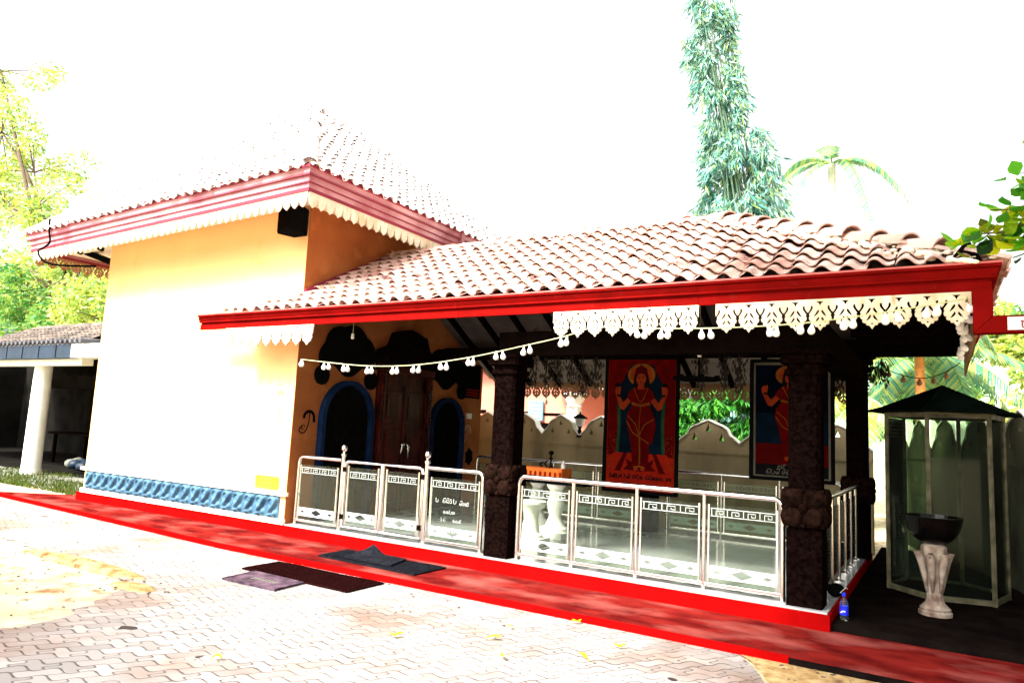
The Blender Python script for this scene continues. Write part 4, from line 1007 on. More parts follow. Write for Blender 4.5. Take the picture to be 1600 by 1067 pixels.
b = MB(); b.lathe((-4.58, 8.62, 1.10), [(.04, 0), (.04, .01), (.012, .03), (.012, .10), (.03, .12), (.012, .14), (.014, .17), (.035, .19), (.035, .21), (.01, .23)], 12); b.build('stem', 'black', st, smooth='a')
b = MB(); b.tube([(-4.64, 8.62, 1.10), (-4.67, 8.6, 1.16), (-4.62, 8.6, 1.19)], .012, 6); b.tube([(-4.71, 8.62, 1.10), (-4.74, 8.6, 1.14), (-4.69, 8.6, 1.17)], .012, 6); b.each('arm', 'black', st, smooth=True)
bt2 = thing('small_white_bottle', (-4.38, 8.6, 1.10), 'small white bottle on right end of the orange box', 'bottle')
b = MB(); b.lathe((-4.38, 8.6, 1.10), [(.03, 0), (.03, .05), (.012, .07), (.012, .09)], 10); b.build('body', 'white', bt2, smooth='a')
b = MB(); b.lathe((-4.38, 8.6, 1.19), [(.015, 0), (.015, .015)], 10); b.build('cap', 'white', bt2)

# ------------------------------------------------------------------ string lights
sg = thing('string_lights', (-7.02, 6.3, 2.35), 'cord of paired white bulbs looped across the porch front', 'string lights')
path = [(-7.1, 6.45, 2.36), (-7.02, 6.3, 2.35), (-6.58, 6.3, 2.31), (-5.86, 6.3, 2.26), (-5.13, 6.3, 2.27), (-4.39, 6.3, 2.35), (-3.65, 6.28, 2.47), (-3.14, 6.1, 2.52), (-2.97, 6.08, 2.565), (-2.8, 6.08, 2.595), (-2.66, 6.08, 2.59), (-2.11, 6.08, 2.56), (-1.49, 6.08, 2.55), (-.93, 6.08, 2.57), (-.38, 6.08, 2.63), (.1, 6.08, 2.70), (.17, 6.10, 2.73)]
cp = smoothpath(path, 6)
b = MB(); b.tube(cp, .006, 6); b.build('cord', 'cord', sg, smooth=True)
bb = MB(); bb.lathe((0, 0, 0), [(.004, 0), (.009, -.004), (.011, -.018), (.016, -.032), (.025, -.046), (.029, -.062), (.027, -.078), (.017, -.090), (.004, -.094)], 12)
bulb0 = None
def nearz(x):
    return min(cp, key=lambda p: abs(p.x-x))
pairs = [-7.04, -6.58, -6.25, -5.86, -5.46, -5.13, -4.76, -4.39, -4.02, -3.68, -3.16, -2.36, -2.12, -1.76, -1.20, -.93, -.62, -.33, -.05]
bulbs = []
for x in pairs:
    for dx in (-.035, .04):
        p = nearz(x+dx); a = rnd.uniform(-.3, .3)
        bulbs.append((x+dx, p.y+rnd.uniform(-.01, .01), p.z-.004, a))
for k in range(13): bulbs.append((.17+rnd.uniform(-.03, .03), 6.2+k*.16, 2.70-.012*k+rnd.uniform(-.05, .03), rnd.uniform(-.5, .5)))
for i, (x, y, z, a) in enumerate(bulbs):
    if bulb0 is None:
        bulb0 = bb.build('bulb', 'bulb', None, smooth=True); bo = bulb0
    else:
        bo = bulb0.copy(); C.objects.link(bo)
    bo.parent = sg; bo.location = Vector((x, y, z))-Vector(sg.location); bo.rotation_euler = (a*.4, a, 0)
b = MB(); b.tube([(.17, 6.10, 2.73)]+[(.17, 6.2+k*.32, 2.72-.02*k) for k in range(7)], .006, 6); b.build('cord', 'cord', sg)
# second string: brown bulbs hanging in a loop behind the right overhang
s2 = thing('string_lights', (.1, 10.5, 2.75), 'loop of small brown bulbs hanging behind the right overhang above cabinet', 'string lights')
p2 = smoothpath([(-.75, 10.5, 2.72), (-.55, 10.5, 2.58), (-.25, 10.5, 2.50), (.0, 10.5, 2.56), (.2, 10.5, 2.70)], 5)
b = MB(); b.tube(p2, .006, 6); b.build('cord', 'black', s2)
for k in (4, 7, 10, 13, 16):
    b = MB(); q = p2[k]; b.lathe((q.x, q.y, q.z), [(.006, 0), (.014, -.02), (.032, -.055), (.034, -.075), (.012, -.095)], 10); b.build('bulb', 'browncarve', s2, smooth=True)
# hanging sockets
for x, y, z0, z1, lab in ((-6.95, 7.1, 2.72, 3.2, 'white bulb socket hanging from cord near the left arch'), (-2.2, 7.4, 2.45, 3.1, 'bare bulb socket on a cord between poster and right pillar'), (-5.55, 10.2, 2.02, 2.76, 'small bulb on cord hanging before the salmon house')):
    t = thing('hanging_socket', (x, y, z1), lab, 'lamp')
    b = MB(); b.tube([(x, y, z1), (x+.004, y, z0+.07)], .004, 6); b.build('cord', 'cord', t)
    b = MB(); b.lathe((x, y, z0), [(.016, 0), (.022, .01), (.022, .035), (.018, .04), (.02, .07), (.006, .075)], 12); b.build('socket', 'white', t, smooth='a')
hl = thing('hanging_lamp_rack', (-2.53, 8.4, 2.3), 'dark round lamp rack hung on rods beside the red poster', 'lamp')
b = MB(); b.tube([(-2.53+.27*math.cos(a*math.pi/10), 8.4+.27*math.sin(a*math.pi/10), 2.30) for a in range(21)], .018, 6)
for a in range(3): b.bar((-2.53-.27*math.cos(a*1.05), 8.4-.27*math.sin(a*1.05), 2.3), (-2.53+.27*math.cos(a*1.05), 8.4+.27*math.sin(a*1.05), 2.3), .03, .02)
b.build('ring', 'black', hl)
b = MB(); b.tube([(-2.50, 8.4, 2.3), (-2.50, 8.4, 4.0)], .012, 6); b.build('rod', 'black', hl)
for a in range(6):
    b = MB(); b.lathe((-2.53+.25*math.cos(a*1.047), 8.4+.25*math.sin(a*1.047), 2.3), [(.02, 0), (.035, .02), (.03, .04)], 8); b.build('oil_cup', 'black', hl)

# dried leaf garlands on the beams
def garland(x, y, z, L, seed):
    rr = random.Random(seed); b = MB()
    for i in range(int(70*L/.4)):
        k = rr.random(); cx = x+rr.gauss(0, .05); cy = y+rr.gauss(0, .03); cz = z-k*L*(1-abs(cx-x)*3)
        l = rr.uniform(.05, .11); w = rr.uniform(.010, .022); a = rr.uniform(0, 6.28); t_ = rr.uniform(-.5, .5)
        dx, dy = math.cos(a)*w, math.sin(a)*w
        b.add([(cx, cy, cz), (cx+dx+t_*.02, cy+dy, cz-l*.45), (cx+t_*.05, cy, cz-l), (cx-dx+t_*.02, cy-dy, cz-l*.5)], [(0, 1, 2, 3)])
    b.tube([(x, y, z+.02), (x, y, z-L*.7)], .008, 5)
    return b.build('leaf_garland', 'dryleaf')
gx = [(-5.72, .30), (-5.48, .26), (-5.26, .36), (-5.02, .28), (-4.82, .44), (-4.60, .34), (-2.95, .34), (-2.62, .30), (-2.42, .36), (-1.4, .34), (-1.15, .40)]
whr = ['first dried leaf garland right of the left pillar, on back beam', 'second dried leaf garland from the left pillar, on back beam', 'third dried leaf garland from the left pillar, longer than its neighbours', 'fourth dried leaf garland from the left pillar on back beam', 'longest dried leaf garland, fifth from the left pillar', 'dried leaf garland hanging just left of the red poster', 'dried leaf garland hanging just right of the red poster', 'dried leaf garland over the green leaves, middle of the right bay', 'dried leaf garland hanging left of the dark poster', 'dried leaf garland left of the narrow gap beside right pillar', 'dried leaf garland in the narrow gap right of the right pillar']
for i, ((x, L), lab) in enumerate(zip(gx, whr)):
    tag(garland(x, 10.02, 2.78, L+.16, 50+i), lab, 'garland', 'dried leaf garlands')
for i, (x, y, L, lab) in enumerate(((-.68, 10.45, .38, 'dried leaf garland outermost beyond the rear right pillar'), (-.80, 10.4, .30, 'dried leaf garland touching the rear right pillar outside'), (-3.85, 6.8, .36, 'dried leaf garland at the top right of the left pillar'))):
    tag(garland(x, y, 2.74, L, 80+i), lab, 'garland', 'dried leaf garlands')

# ------------------------------------------------------------------ mats
def mat_(nm, pts, z, m, lab, ribs=True, rm=None, curl=False):
    t = thing(nm, (sum(p[0] for p in pts)/4, sum(p[1] for p in pts)/4, z), lab, 'door mat')
    A, B, Cc, D_ = [Vector((*p, 0)) for p in pts]   # A->B along, A->D across
    Q = lambda u, v: A.lerp(B, u).lerp(D_.lerp(Cc, u), v)
    b = MB(); nx, ny = 24, 10; vs = []
    def hz(u, v):
        if not curl: return 0.004*math.sin(u*9)*v
        return .10*max(0, 1-math.hypot((u-.28)/.28, (v-1)/.55))**1.3
    for top in (0, 1):
        for j in range(ny+1):
            for i in range(nx+1):
                q = Q(i/nx, j/ny); vs.append((q.x, q.y, z+.002+hz(i/nx, j/ny)+(.014 if top else 0)))
    n1 = (nx+1)*(ny+1); fs = []
    for j in range(ny):
        for i in range(nx):
            a = j*(nx+1)+i; fs.append((a, a+nx+1, a+nx+2, a+1)); fs.append((n1+a, n1+a+1, n1+a+nx+2, n1+a+nx+1))
    for i in range(nx): fs.append((i, i+1, n1+i+1, n1+i)); a = ny*(nx+1)+i; fs.append((a+1, a, n1+a, n1+a+1))
    for j in range(ny): a = j*(nx+1); fs.append((a+nx+1, a, n1+a, n1+a+nx+1)); a += nx; fs.append((a, a+nx+1, n1+a+nx+1, n1+a))
    b.add(vs, fs); b.build('mat_base', m, t, smooth='a')
    b = MB(); nz = 46 if ribs else 0
    for i in range(nz):
        u0 = .012+i*.978/nz; u1 = u0+.55/nz
        for v0, v1 in [(.03+k*.94/9, .03+(k+.8)*.94/9) for k in range(9)]:
            q = [Q(u0, v0), Q(u1, v0), Q(u1, v1), Q(u0, v1)]; b.hexa([(p.x, p.y, z+.014) for p in q], [(p.x, p.y, z+.024) for p in q])
    if ribs: b.build('mat_ribs', m, t)
    if not ribs:
        for (u0, u1, v0, v1) in ((.0, 1, 0, .05), (0, 1, .95, 1), (0, .03, .05, .95), (.97, 1, .05, .95)):
            q = [Q(u0, v0), Q(u1, v0), Q(u1, v1), Q(u0, v1)]
            if curl: continue
            b.hexa([(p.x, p.y, z+.015) for p in q], [(p.x, p.y, z+.021) for p in q])
        if not curl: b.build('mat_border', m, t)
        b = MB(); c = Q(.5, .5); dd = (B-A).normalized(); nn = Vector((-dd.y, dd.x, 0))
        for s_ in range(7):
            p = c+dd*(-.15+s_*.05); hz_ = z+.0175+(hz(.3+s_*.066, .5) if curl else 0); b.add([(p+nn*(-.035))[:2]+(hz_,), (p+dd*.03-nn*.035)[:2]+(hz_,), (p+dd*.025+nn*.035)[:2]+(hz_,), (p+nn*.035)[:2]+(hz_,)], [(0, 1, 2, 3)])
        b.build('mat_print', 'concrete' if not curl else 'shedin', t)
    return t
mat_('rubber_mat', [(-6.32, 5.10), (-4.80, 5.08), (-4.80, 5.60), (-6.32, 5.60)], .002, 'maroonmat', 'long dark maroon ribbed mat on the pavers below the step')
mat_('rubber_mat', [(-6.05, 4.66), (-5.32, 4.68), (-5.36, 5.07), (-6.10, 5.09)], .002, 'purplemat', 'small faded purple mat on pavers in front of maroon mat', ribs=False)
mat_('rubber_mat', [(-6.08, 5.93), (-4.66, 5.89), (-4.64, 6.42), (-6.10, 6.42)], .062, 'rubber', 'long black ribbed mat on the red step before the gate')
mat_('rubber_mat', [(-5.72, 5.98), (-5.05, 5.98), (-5.15, 6.36), (-5.85, 6.38)], .088, 'rubber', 'small smooth black mat with curled edge lying on ribbed mat', ribs=False, curl=True)

# fallen leaves
for i, (x, y, a, lab) in enumerate(((-4.1, 3.18, .3, 'fallen yellow leaf alone at the bottom left of paving'), (-2.67, 5.60, 1.2, 'curled yellow leaf at the kerb of the red step'), (-3.55, 4.33, .9, 'small yellow leaf on pavers, leftmost of the middle group'), (-2.95, 4.76, .1, 'yellow leaf with brown tip on the stained pavers'), (-2.67, 4.42, 2.2, 'yellow leaf nearest the bottom centre of the paving'), (-2.11, 5.20, .5, 'yellow leaf on reddish pavers near the step edge'), (-2.23, 4.80, 2.8, 'pale yellow leaf just below the reddish pavers'), (-3.02, 5.10, 1.8, 'yellow leaf on the reddish stain left of the kerb leaf'))):
    t = MB(); n = 8; s_ = rnd.uniform(.055, .08); vs = []
    for k in range(n+1):
        u = k/n; w = .30*math.sin(math.pi*u**.8)*s_; zz = .012+.02*abs(math.sin(u*3+i))
        for sg_ in (-1, 0, 1):
            vs.append((x+math.cos(a)*(u-.5)*s_*1.4-math.sin(a)*w*sg_, y+math.sin(a)*(u-.5)*s_*1.4+math.cos(a)*w*sg_, zz+(.010 if sg_ else 0)))
    t.add(vs, [(k*3+j, k*3+j+1, k*3+j+4, k*3+j+3) for k in range(n) for j in range(2)]); t.tube([(x-math.cos(a)*s_*.7, y-math.sin(a)*s_*.7, .015), (x-math.cos(a)*s_*1.1, y-math.sin(a)*s_*1.1, .006)], .002, 5)
    tag(t.build('fallen_leaf', 'fallen', smooth=True), lab, 'leaf', 'fallen yellow leaves')

# ------------------------------------------------------------------ bottle, slippers, basin, cabinet
bt = thing('water_bottle', (-.76, 6.86, .12), 'clear plastic bottle with blue label and cap by plinth corner', 'bottle')
b = MB(); b.lathe((-.76, 6.86, .121), [(.030, 0), (.034, .006), (.032, .03), (.034, .045), (.034, .135), (.030, .15), (.014, .185), (.013, .20)], 16); b.build('body', 'bottlec', bt, smooth='a')
b = MB(); b.lathe((-.76, 6.86, .165), [(.0355, 0), (.0355, .075)], 16); b.build('label_band', 'bottleb', bt, smooth='a')
b = MB(); b.lathe((-.76, 6.86, .32), [(.016, 0), (.016, .022), (.012, .026)], 14); b.build('cap', 'bottleb', bt, smooth='a')
b = MB(); b.box(-.775, -.745, 6.823, 6.8245, .195, .205); b.box(-.785, -.77, 6.8232, 6.8247, .185, .195); b.build('label_mark', 'white', bt)
slp = thing('black_shoe_pair', (-.87, 7.35, .21), 'dark crumpled bag on the plinth edge by the side railing', 'bag')
b = MB(); b.blob((-.89, 7.42, .26), (.075, .16, .055), 14, 8); b.build('body', 'black', slp, smooth=True)
b = MB(); b.tube([(-.84, 7.3, .26), (-.80, 7.38, .30), (-.80, 7.5, .27)], .004, 5); b.build('handle', 'white', slp)
slp.name = 'carrier_bag'

bs = thing('pedestal_basin', (-.09, 7.70, .12), 'glossy black bowl on a pale carved stone pedestal before cabinet', 'basin')
b = MB(); c0 = (-.10, 7.70, .74)
b.lathe(c0, [(.03, 0), (.10, .012), (.155, .05), (.20, .11), (.222, .18), (.232, .235), (.238, .25), (.225, .252), (.215, .22), (.19, .13), (.12, .06), (.01, .045)], 48, lambda a, z: 1+.018*math.cos(12*a)*(z/.25))
b.build('bowl', 'bowl', bs, smooth='a')
b = MB(); b.lathe((-.10, 7.70, .12), [(.135, 0), (.135, .03), (.12, .045), (.125, .06), (.10, .085), (.075, .105), (.062, .14), (.060, .26), (.064, .38), (.078, .48), (.10, .56), (.105, .60), (.07, .63)], 32, lambda a, z: 1+(.06*math.cos(8*a) if .1 < z < .58 else 0))
b.build('pedestal', 'stone', bs, smooth='a')
b = MB()
for k in range(6):
    a = k*math.pi/3+.3; ux, uy = math.cos(a), math.sin(a)
    pts = [(-.10+ux*r_, 7.70+uy*r_, z) for r_, z in ((.062, .32), (.08, .46), (.10, .58), (.13, .655), (.145, .655), (.14, .625))]
    b.tube(pts, [.012, .026, .036, .032, .026, .012], 8)
b.each('acanthus_leaf', 'stone', bs, smooth=True)

cb = thing('glass_cabinet', (0, 8.9, .12), 'six sided glass cabinet with dark green peaked roof beside porch', 'cabinet')
HC = [(.0+.55*math.cos(R(15+60*k)), 8.9+.55*math.sin(R(15+60*k))) for k in range(6)]
ZT = 1.98
for k in range(6):
    x, y = HC[k]; b = MB(); b.tube([(x, y, .12), (x, y, ZT)], .024, 6); b.build('post', 'alu', cb)
b = MB()
for k in range(6):
    p, q = HC[k], HC[(k+1) % 6]
    for z in (.15, ZT-.03): b.bar((*p, z), (*q, z), .035, .05)
b.each('frame_rail', 'alu', cb)
for k in range(6):
    p, q = Vector((*HC[k], 0)), Vector((*HC[(k+1) % 6], 0)); z0, z1 = .18, ZT-.06
    a_, b_ = p.lerp(q, .06), p.lerp(q, .94); b = MB(); b.bar((a_.x, a_.y, (z0+z1)/2), (b_.x, b_.y, (z0+z1)/2), .005, z1-z0); b.build('glass_pane', 'dglass', cb)
b = MB(); p, q = Vector((*HC[3], 0)), Vector((*HC[2], 0))
for i in range(5):
    a_, b_ = p.lerp(q, .15), p.lerp(q, .85); z = ZT-.10-i*.04; b.bar((a_.x, a_.y, z), (b_.x, b_.y, z), .02, .014)
b.each('louvre', 'alu', cb)
b = MB(); b.prism([(.0+.52*math.cos(R(15+60*k)), 8.9+.52*math.sin(R(15+60*k))) for k in range(6)], 'z', .12, .15); b.build('cabinet_floor', 'slab', cb)
b = MB(); o1 = [(.73*math.cos(R(15+60*k)), 8.9+.73*math.sin(R(15+60*k)), ZT+.005) for k in range(6)]; o2 = [(.60*math.cos(R(15+60*k)), 8.9+.60*math.sin(R(15+60*k)), ZT+.045) for k in range(6)]
o0 = [(.73*math.cos(R(15+60*k)), 8.9+.73*math.sin(R(15+60*k)), ZT-.008) for k in range(6)]
apex = (0, 8.9, ZT+.30)
b.add(o0+o1+o2+[apex], [(5, 4, 3, 2, 1, 0)]+[(k, (k+1) % 6, (k+1) % 6+6, k+6) for k in range(6)]+[(k+6, (k+1) % 6+6, (k+1) % 6+12, k+12) for k in range(6)]+[(k+12, (k+1) % 6+12, 18) for k in range(6)])
rf = b.build('roof', 'cabroof', cb)
b = MB()
for k in range(6): b.tube([o1[k], o2[k], apex], .010, 5)
b.each('roof_seam', 'cabroof', rf)
p, q = Vector(HC[4]), Vector(HC[5])
b = MB(); cx = Vector((0, 8.9)); pp = cx+(p-cx)*1.14; qq = cx+(q-cx)*1.14
b.bar((pp.x, pp.y, ZT-.005), (qq.x, qq.y, ZT-.005), .012, .03); b.build('eave_trim', 'alu', rf)

# ------------------------------------------------------------------ boundary walls with ogee crenels
def ogee(x0, x1, zv, zp_, n=10):
    w = x1-x0; H = zp_-zv; pr = [(0, 0), (.04, .10), (.09, .22), (.15, .33), (.17, .44), (.20, .60), (.26, .72), (.33, .80), (.37, .84), (.42, .91), (.46, .95), (.5, 1.0)]
    L = [(x0+w*u, zv+H*v) for u, v in pr]; return L+[(x0+w*(1-u), zv+H*v) for u, v in pr[:-1]][::-1]
def crenel_wall(label, peaks, xf, zv, zp_, m, th=.16, ends=None):
    t = thing('boundary_wall', tuple(xf(peaks[0], 0, 0)), label, 'wall')
    val = [(a+c)/2 for a, c in zip(peaks[:-1], peaks[1:])]; val = [peaks[0]-(val[0]-peaks[0])]+val+[peaks[-1]+(peaks[-1]-val[-1])]
    top = []; holes = []
    for i, pk in enumerate(peaks):
        top += ogee(val[i], val[i+1], zv, zp_)
        w = val[i+1]-val[i]
        for cx, cz in ((.5, .52), (.28, .12), (.72, .12)):
            X_ = val[i]+w*cx; Z_ = zv+(zp_-zv)*cz; s_ = w*.045; holes.append([(X_-s_, Z_), (X_+s_, Z_), (X_+s_*.3, Z_+s_*1.6), (X_, Z_+s_*3.0), (X_-s_*.3, Z_+s_*1.6)])
    e0, e1 = val[0], val[-1]
    shape2d('crenels', [[(e0, zv-.14)]+top+[(e1, zv-.14)]]+holes, th, m, lambda x, d, y: tuple(xf(x, d, y)), t)
    shape2d('wall_body', [[(e0, -.02), (e1, -.02), (e1, zv-.14), (e0, zv-.14)]], th+.04, m, lambda x, d, y: tuple(xf(x, d, y)), t)
    # white coping following the outline
    b = MB(); pts = top; vs = []; 
    for (x, z) in pts:
        for d in (-th/2-.02, th/2+.02): vs.append(tuple(xf(x, d, z+.002)))
    for (x, z) in pts:
        for d in (-th/2-.02, th/2+.02): vs.append(tuple(xf(x, d, z+.022)))
    n = len(pts); fs = []
    for i in range(n-1):
        fs += [(2*i, 2*i+1, 2*i+3, 2*i+2), (2*n+2*i, 2*n+2*i+2, 2*n+2*i+3, 2*n+2*i+1), (2*i, 2*i+2, 2*n+2*i+2, 2*n+2*i), (2*i+1, 2*n+2*i+1, 2*n+2*i+3, 2*i+3)]
    b.add(vs, fs); b.build('coping', 'walltop', t)
    b = MB(); b.add([tuple(xf(x, d, z)) for z in (zv-.17, zv-.13) for x, d in ((e0, -th/2-.035), (e1, -th/2-.035), (e1, th/2+.035), (e0, th/2+.035))], [(0, 3, 2, 1), (4, 5, 6, 7), (0, 1, 5, 4), (1, 2, 6, 5), (2, 3, 7, 6), (3, 0, 4, 7)]); b.build('string_course', m, t)
    return t
crenel_wall('cream wall with scalloped crenels and triangle holes behind the porch', [-9.9, -8.9, -7.9, -7.05, -6.27, -5.45, -4.5, -3.42, -2.40, -1.42], lambda x, d, z: (x, 12.2+d, z), 1.52, 1.90, 'wallold')
dv = Vector((math.cos(R(-74)), math.sin(R(-74)), 0)); nv_ = Vector((-dv.y, dv.x, 0)); A0 = Vector((.63, 10.14, 0))
crenel_wall('dark scalloped wall behind and right of the glass cabinet', [-4.4+1.25*k for k in range(7)], lambda x, d, z: A0+dv*x+nv_*d+Vector((0, 0, z)), 1.60, 2.06, 'walldark')
# lantern on the back wall
ln = thing('wall_lantern', (-5.87, 12.15, 1.55), 'black and white lantern standing on back wall before salmon house', 'lamp')
b = MB(); b.lathe((-5.87, 12.15, 1.5), [(.06, 0), (.06, .03), (.025, .06), (.04, .12), (.025, .16), (.05, .2)], 10); b.build('stem', 'black', ln)
b = MB(); b.lathe((-5.87, 12.15, 1.70), [(.06, 0), (.11, .14), (.11, .15)], 8); b.build('lantern_glass', 'lampglass', ln)
b = MB(); b.lathe((-5.87, 12.15, 1.85), [(.16, 0), (.14, .02), (.06, .07), (.02, .09), (.012, .13)], 12); b.build('cap', 'black', ln)

# ------------------------------------------------------------------ salmon house behind
hs = thing('salmon_house', (-10, 17, 0), 'salmon pink house with white column behind the back wall', 'house')
b = MB(); b.box(-16, -7.35, 17, 22, -.02, 3.7); b.build('wall', 'pinkwall', hs)
b = MB(); b.box(-10.7, -9.7, 16.985, 17.01, 2.02, 2.09); b.box(-9.35, -8.7, 16.985, 17.01, 2.0, 2.07); b.box(-9.4, -8.6, 16.985, 17.01, 1.2, 1.8); b.box(-11.6, -11.2, 16.985, 17.01, 2.0, 2.1); b.each('window', 'dark', hs)
b = MB(); b.box(-7.9, -7.1, 16.2, 22.1, 3.0, 3.12); quadslab(b, [(-8.9, 15.9, 3.1), (-6.3, 15.9, 2.55), (-6.3, 22, 2.55), (-8.9, 22, 3.1)], .06); b.build('roof', 'tile2', hs)
b = MB(); b.box(-16.3, -8.9, 16.2, 22.2, 3.7, 3.8); b.build('roof_slab', 'cream', hs)
b = MB(); cx, cy = -8.0, 16.2
b.box(cx-.14, cx+.14, cy-.14, cy+.14, 0, 2.2); b.lathe((cx, cy, 2.2), [(.15, 0), (.2, .03), (.17, .08), (.22, .16), (.30, .30), (.34, .32), (.34, .38)], 16); b.build('column', 'white', hs)
bsn = thing('blue_sign', (-9.5, 16.95, 2.0), 'small pale blue sign fixed on the salmon house wall', 'sign')
b = MB(); b.box(-9.75, -9.3, 16.90, 16.96, 1.85, 2.38); b.build('board', 'signblue', bsn, bevel=.01)
b = MB()
for z in (1.95, 2.05, 2.15, 2.25): b.box(-9.68, -9.38, 16.893, 16.897, z, z+.03)
b.build('sign_writing', 'white', bsn)

# ------------------------------------------------------------------ left shed
sh = thing('open_shed', (-20, 8.2, 0), 'open dark shed with blue grey roof edge and fluted white columns', 'shed')
b = MB(); quadslab(b, [(-28, 8.05, 3.0), (-15.7, 8.05, 3.0), (-15.7, 13.4, 3.34), (-28, 13.4, 3.34)], .05); b.build('roof', 'shedroof', sh)
b = MB(); 
for i in range(62): b.tube([(-27.9+i*.2, 7.95, 3.02), (-27.9+i*.2, 13.4, 3.36)], .05, 8)
b.build('roof_corrugation', 'shedroof', sh, smooth='a')
b = MB()
for i in range(16): b.box(-28+i*.75, -28+i*.75+.70, 8.02, 8.14, 2.66, 2.95)
b.box(-28, -16.2, 8.05, 8.12, 2.68, 2.93); b.build('fascia', 'shedblue', sh)
b = MB(); b.box(-28, -16.0, 8.2, 8.45, 2.52, 2.655); b.box(-16.1, -15.0, 8.0, 8.4, 2.66, 2.95); b.each('front_beam', 'shedcol', sh)
for x, y, r_ in ((-18.35, 8.56, .21), (-23.6, 12.6, .24)):
    b = MB(); b.lathe((x, y, 0), [(r_*1.0, 0), (r_*1.0, .1), (r_*.94, .12), (r_*.86, 2.54)], 48, lambda a, z: 1+.035*abs(math.cos(10*a))); b.build('column', 'shedcol' if y < 10 else 'shedin', sh, smooth='a')  # inner column gets the shade-darkened tone instead of white
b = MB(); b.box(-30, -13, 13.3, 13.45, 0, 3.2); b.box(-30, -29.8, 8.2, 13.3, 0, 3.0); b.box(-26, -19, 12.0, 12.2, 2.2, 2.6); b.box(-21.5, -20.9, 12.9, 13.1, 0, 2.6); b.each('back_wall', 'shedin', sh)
b = MB(); b.box(-28, -15.6, 13.2, 13.3, 3.1, 3.24); b.box(-15.75, -15.6, 8.5, 13.3, 2.66, 2.95); b.each('side_beam', 'shedin', sh)
b = MB(); b.box(-29.7, -15.8, 9.0, 13.3, -.01, .01); b.build('shed_floor', 'shedin', sh)
dt = thing('work_table', (-20.5, 11, 0), 'long dark table standing in the open shed', 'table')
b = MB(); b.box(-22, -18.6, 10.6, 11.4, .82, .88); b.build('tabletop', 'dark', dt)
for x in (-21.8, -20.2, -18.8):
    b = MB(); b.box(x, x+.08, 10.65, 10.73, 0, .82); b.build('leg', 'dark', dt)
for i, (x, y, r_) in enumerate(((-19.5, 10.2, .28), (-18.6, 10.0, .34))):
    rr = random.Random(i); b = MB()
    for k in range(7): b.blob((x+rr.uniform(-.3, .3), y+rr.uniform(-.2, .2), .1+rr.uniform(0, .08)), (r_*rr.uniform(.4, .8), r_*.5, .12), 8, 5)
    tag(b.build('cloth_heap', 'shedblue' if i else 'concrete', smooth=True), ['grey crumpled heap on the shed floor under the table', 'blue grey crumpled heap on the shed floor nearest the wall'][i], 'heap')
hut = thing('tiled_hut', (-31, 15.5, 0), 'small dark hut with mossy tiled roof rising behind shed', 'hut')
b = MB(); b.box(-34.8, -27.5, 14.4, 17.2, 0, 4.05); b.build('wall', 'shedin', hut)
b = MB()
tile_face(b, (-35.6, 13.9, 4.02), (1, 0, 0), (0, 1.6, .94), 8.4, 1.86, lambda u, v: v < 1.86 and u > v*.9, tw=.3, tl=.30, seed=61)
tile_face(b, (-27.2, 17.1, 4.02), (-1, 0, 0), (0, -1.6, .94), 8.4, 1.86, lambda u, v: v < 1.86, tw=.3, tl=.30, seed=62)
hr = b.build('roof', 'tileold', hut, smooth='a')
b = MB(); ridge_caps(b, (-34.0, 15.5, 4.98), (-27.2, 15.5, 4.98), .13, seed=7); ridge_caps(b, (-35.6, 13.9, 4.06), (-34.0, 15.5, 4.98), .13, seed=8); b.build('ridge_cap', 'tileold', hr)
b = MB(); b.add([(-35.5, 14.0, 3.98), (-34.0, 15.5, 4.88), (-35.5, 17.0, 3.98), (-27.3, 14.0, 3.98), (-27.3, 15.5, 4.88), (-27.3, 17.0, 3.98)], [(0, 1, 2), (3, 5, 4), (0, 3, 4, 1), (1, 4, 5, 2), (0, 2, 5, 3)]); b.build('gable', 'dark', hut)

# ------------------------------------------------------------------ vegetation
def leaves(mb, c, rad, n, size, rr, droop=.3, aspect=.45, shell=.5):
    for _ in range(n):
        while True:
            p = Vector((rr.uniform(-1, 1), rr.uniform(-1, 1), rr.uniform(-1, 1)))
            if shell*rr.random() < p.length < 1: break
        q = Vector((c[0]+p.x*rad[0], c[1]+p.y*rad[1], c[2]+p.z*rad[2]))
        d = Vector((rr.gauss(0, 1), rr.gauss(0, 1), rr.gauss(-droop, .6))).normalized(); s_ = size*rr.uniform(.6, 1.3)
        w = d.cross(Vector((rr.gauss(0, 1), rr.gauss(0, 1), rr.gauss(0, 1)))).normalized()*s_*aspect*.5
        nrm = d.cross(w).normalized()*s_*.10
        mb.add([q, q+d*s_*.45+w-nrm, q+d*s_, q+d*s_*.45-w-nrm, q+d*s_*.5], [(0, 1, 4), (1, 2, 4), (2, 3, 4), (3, 0, 4)])
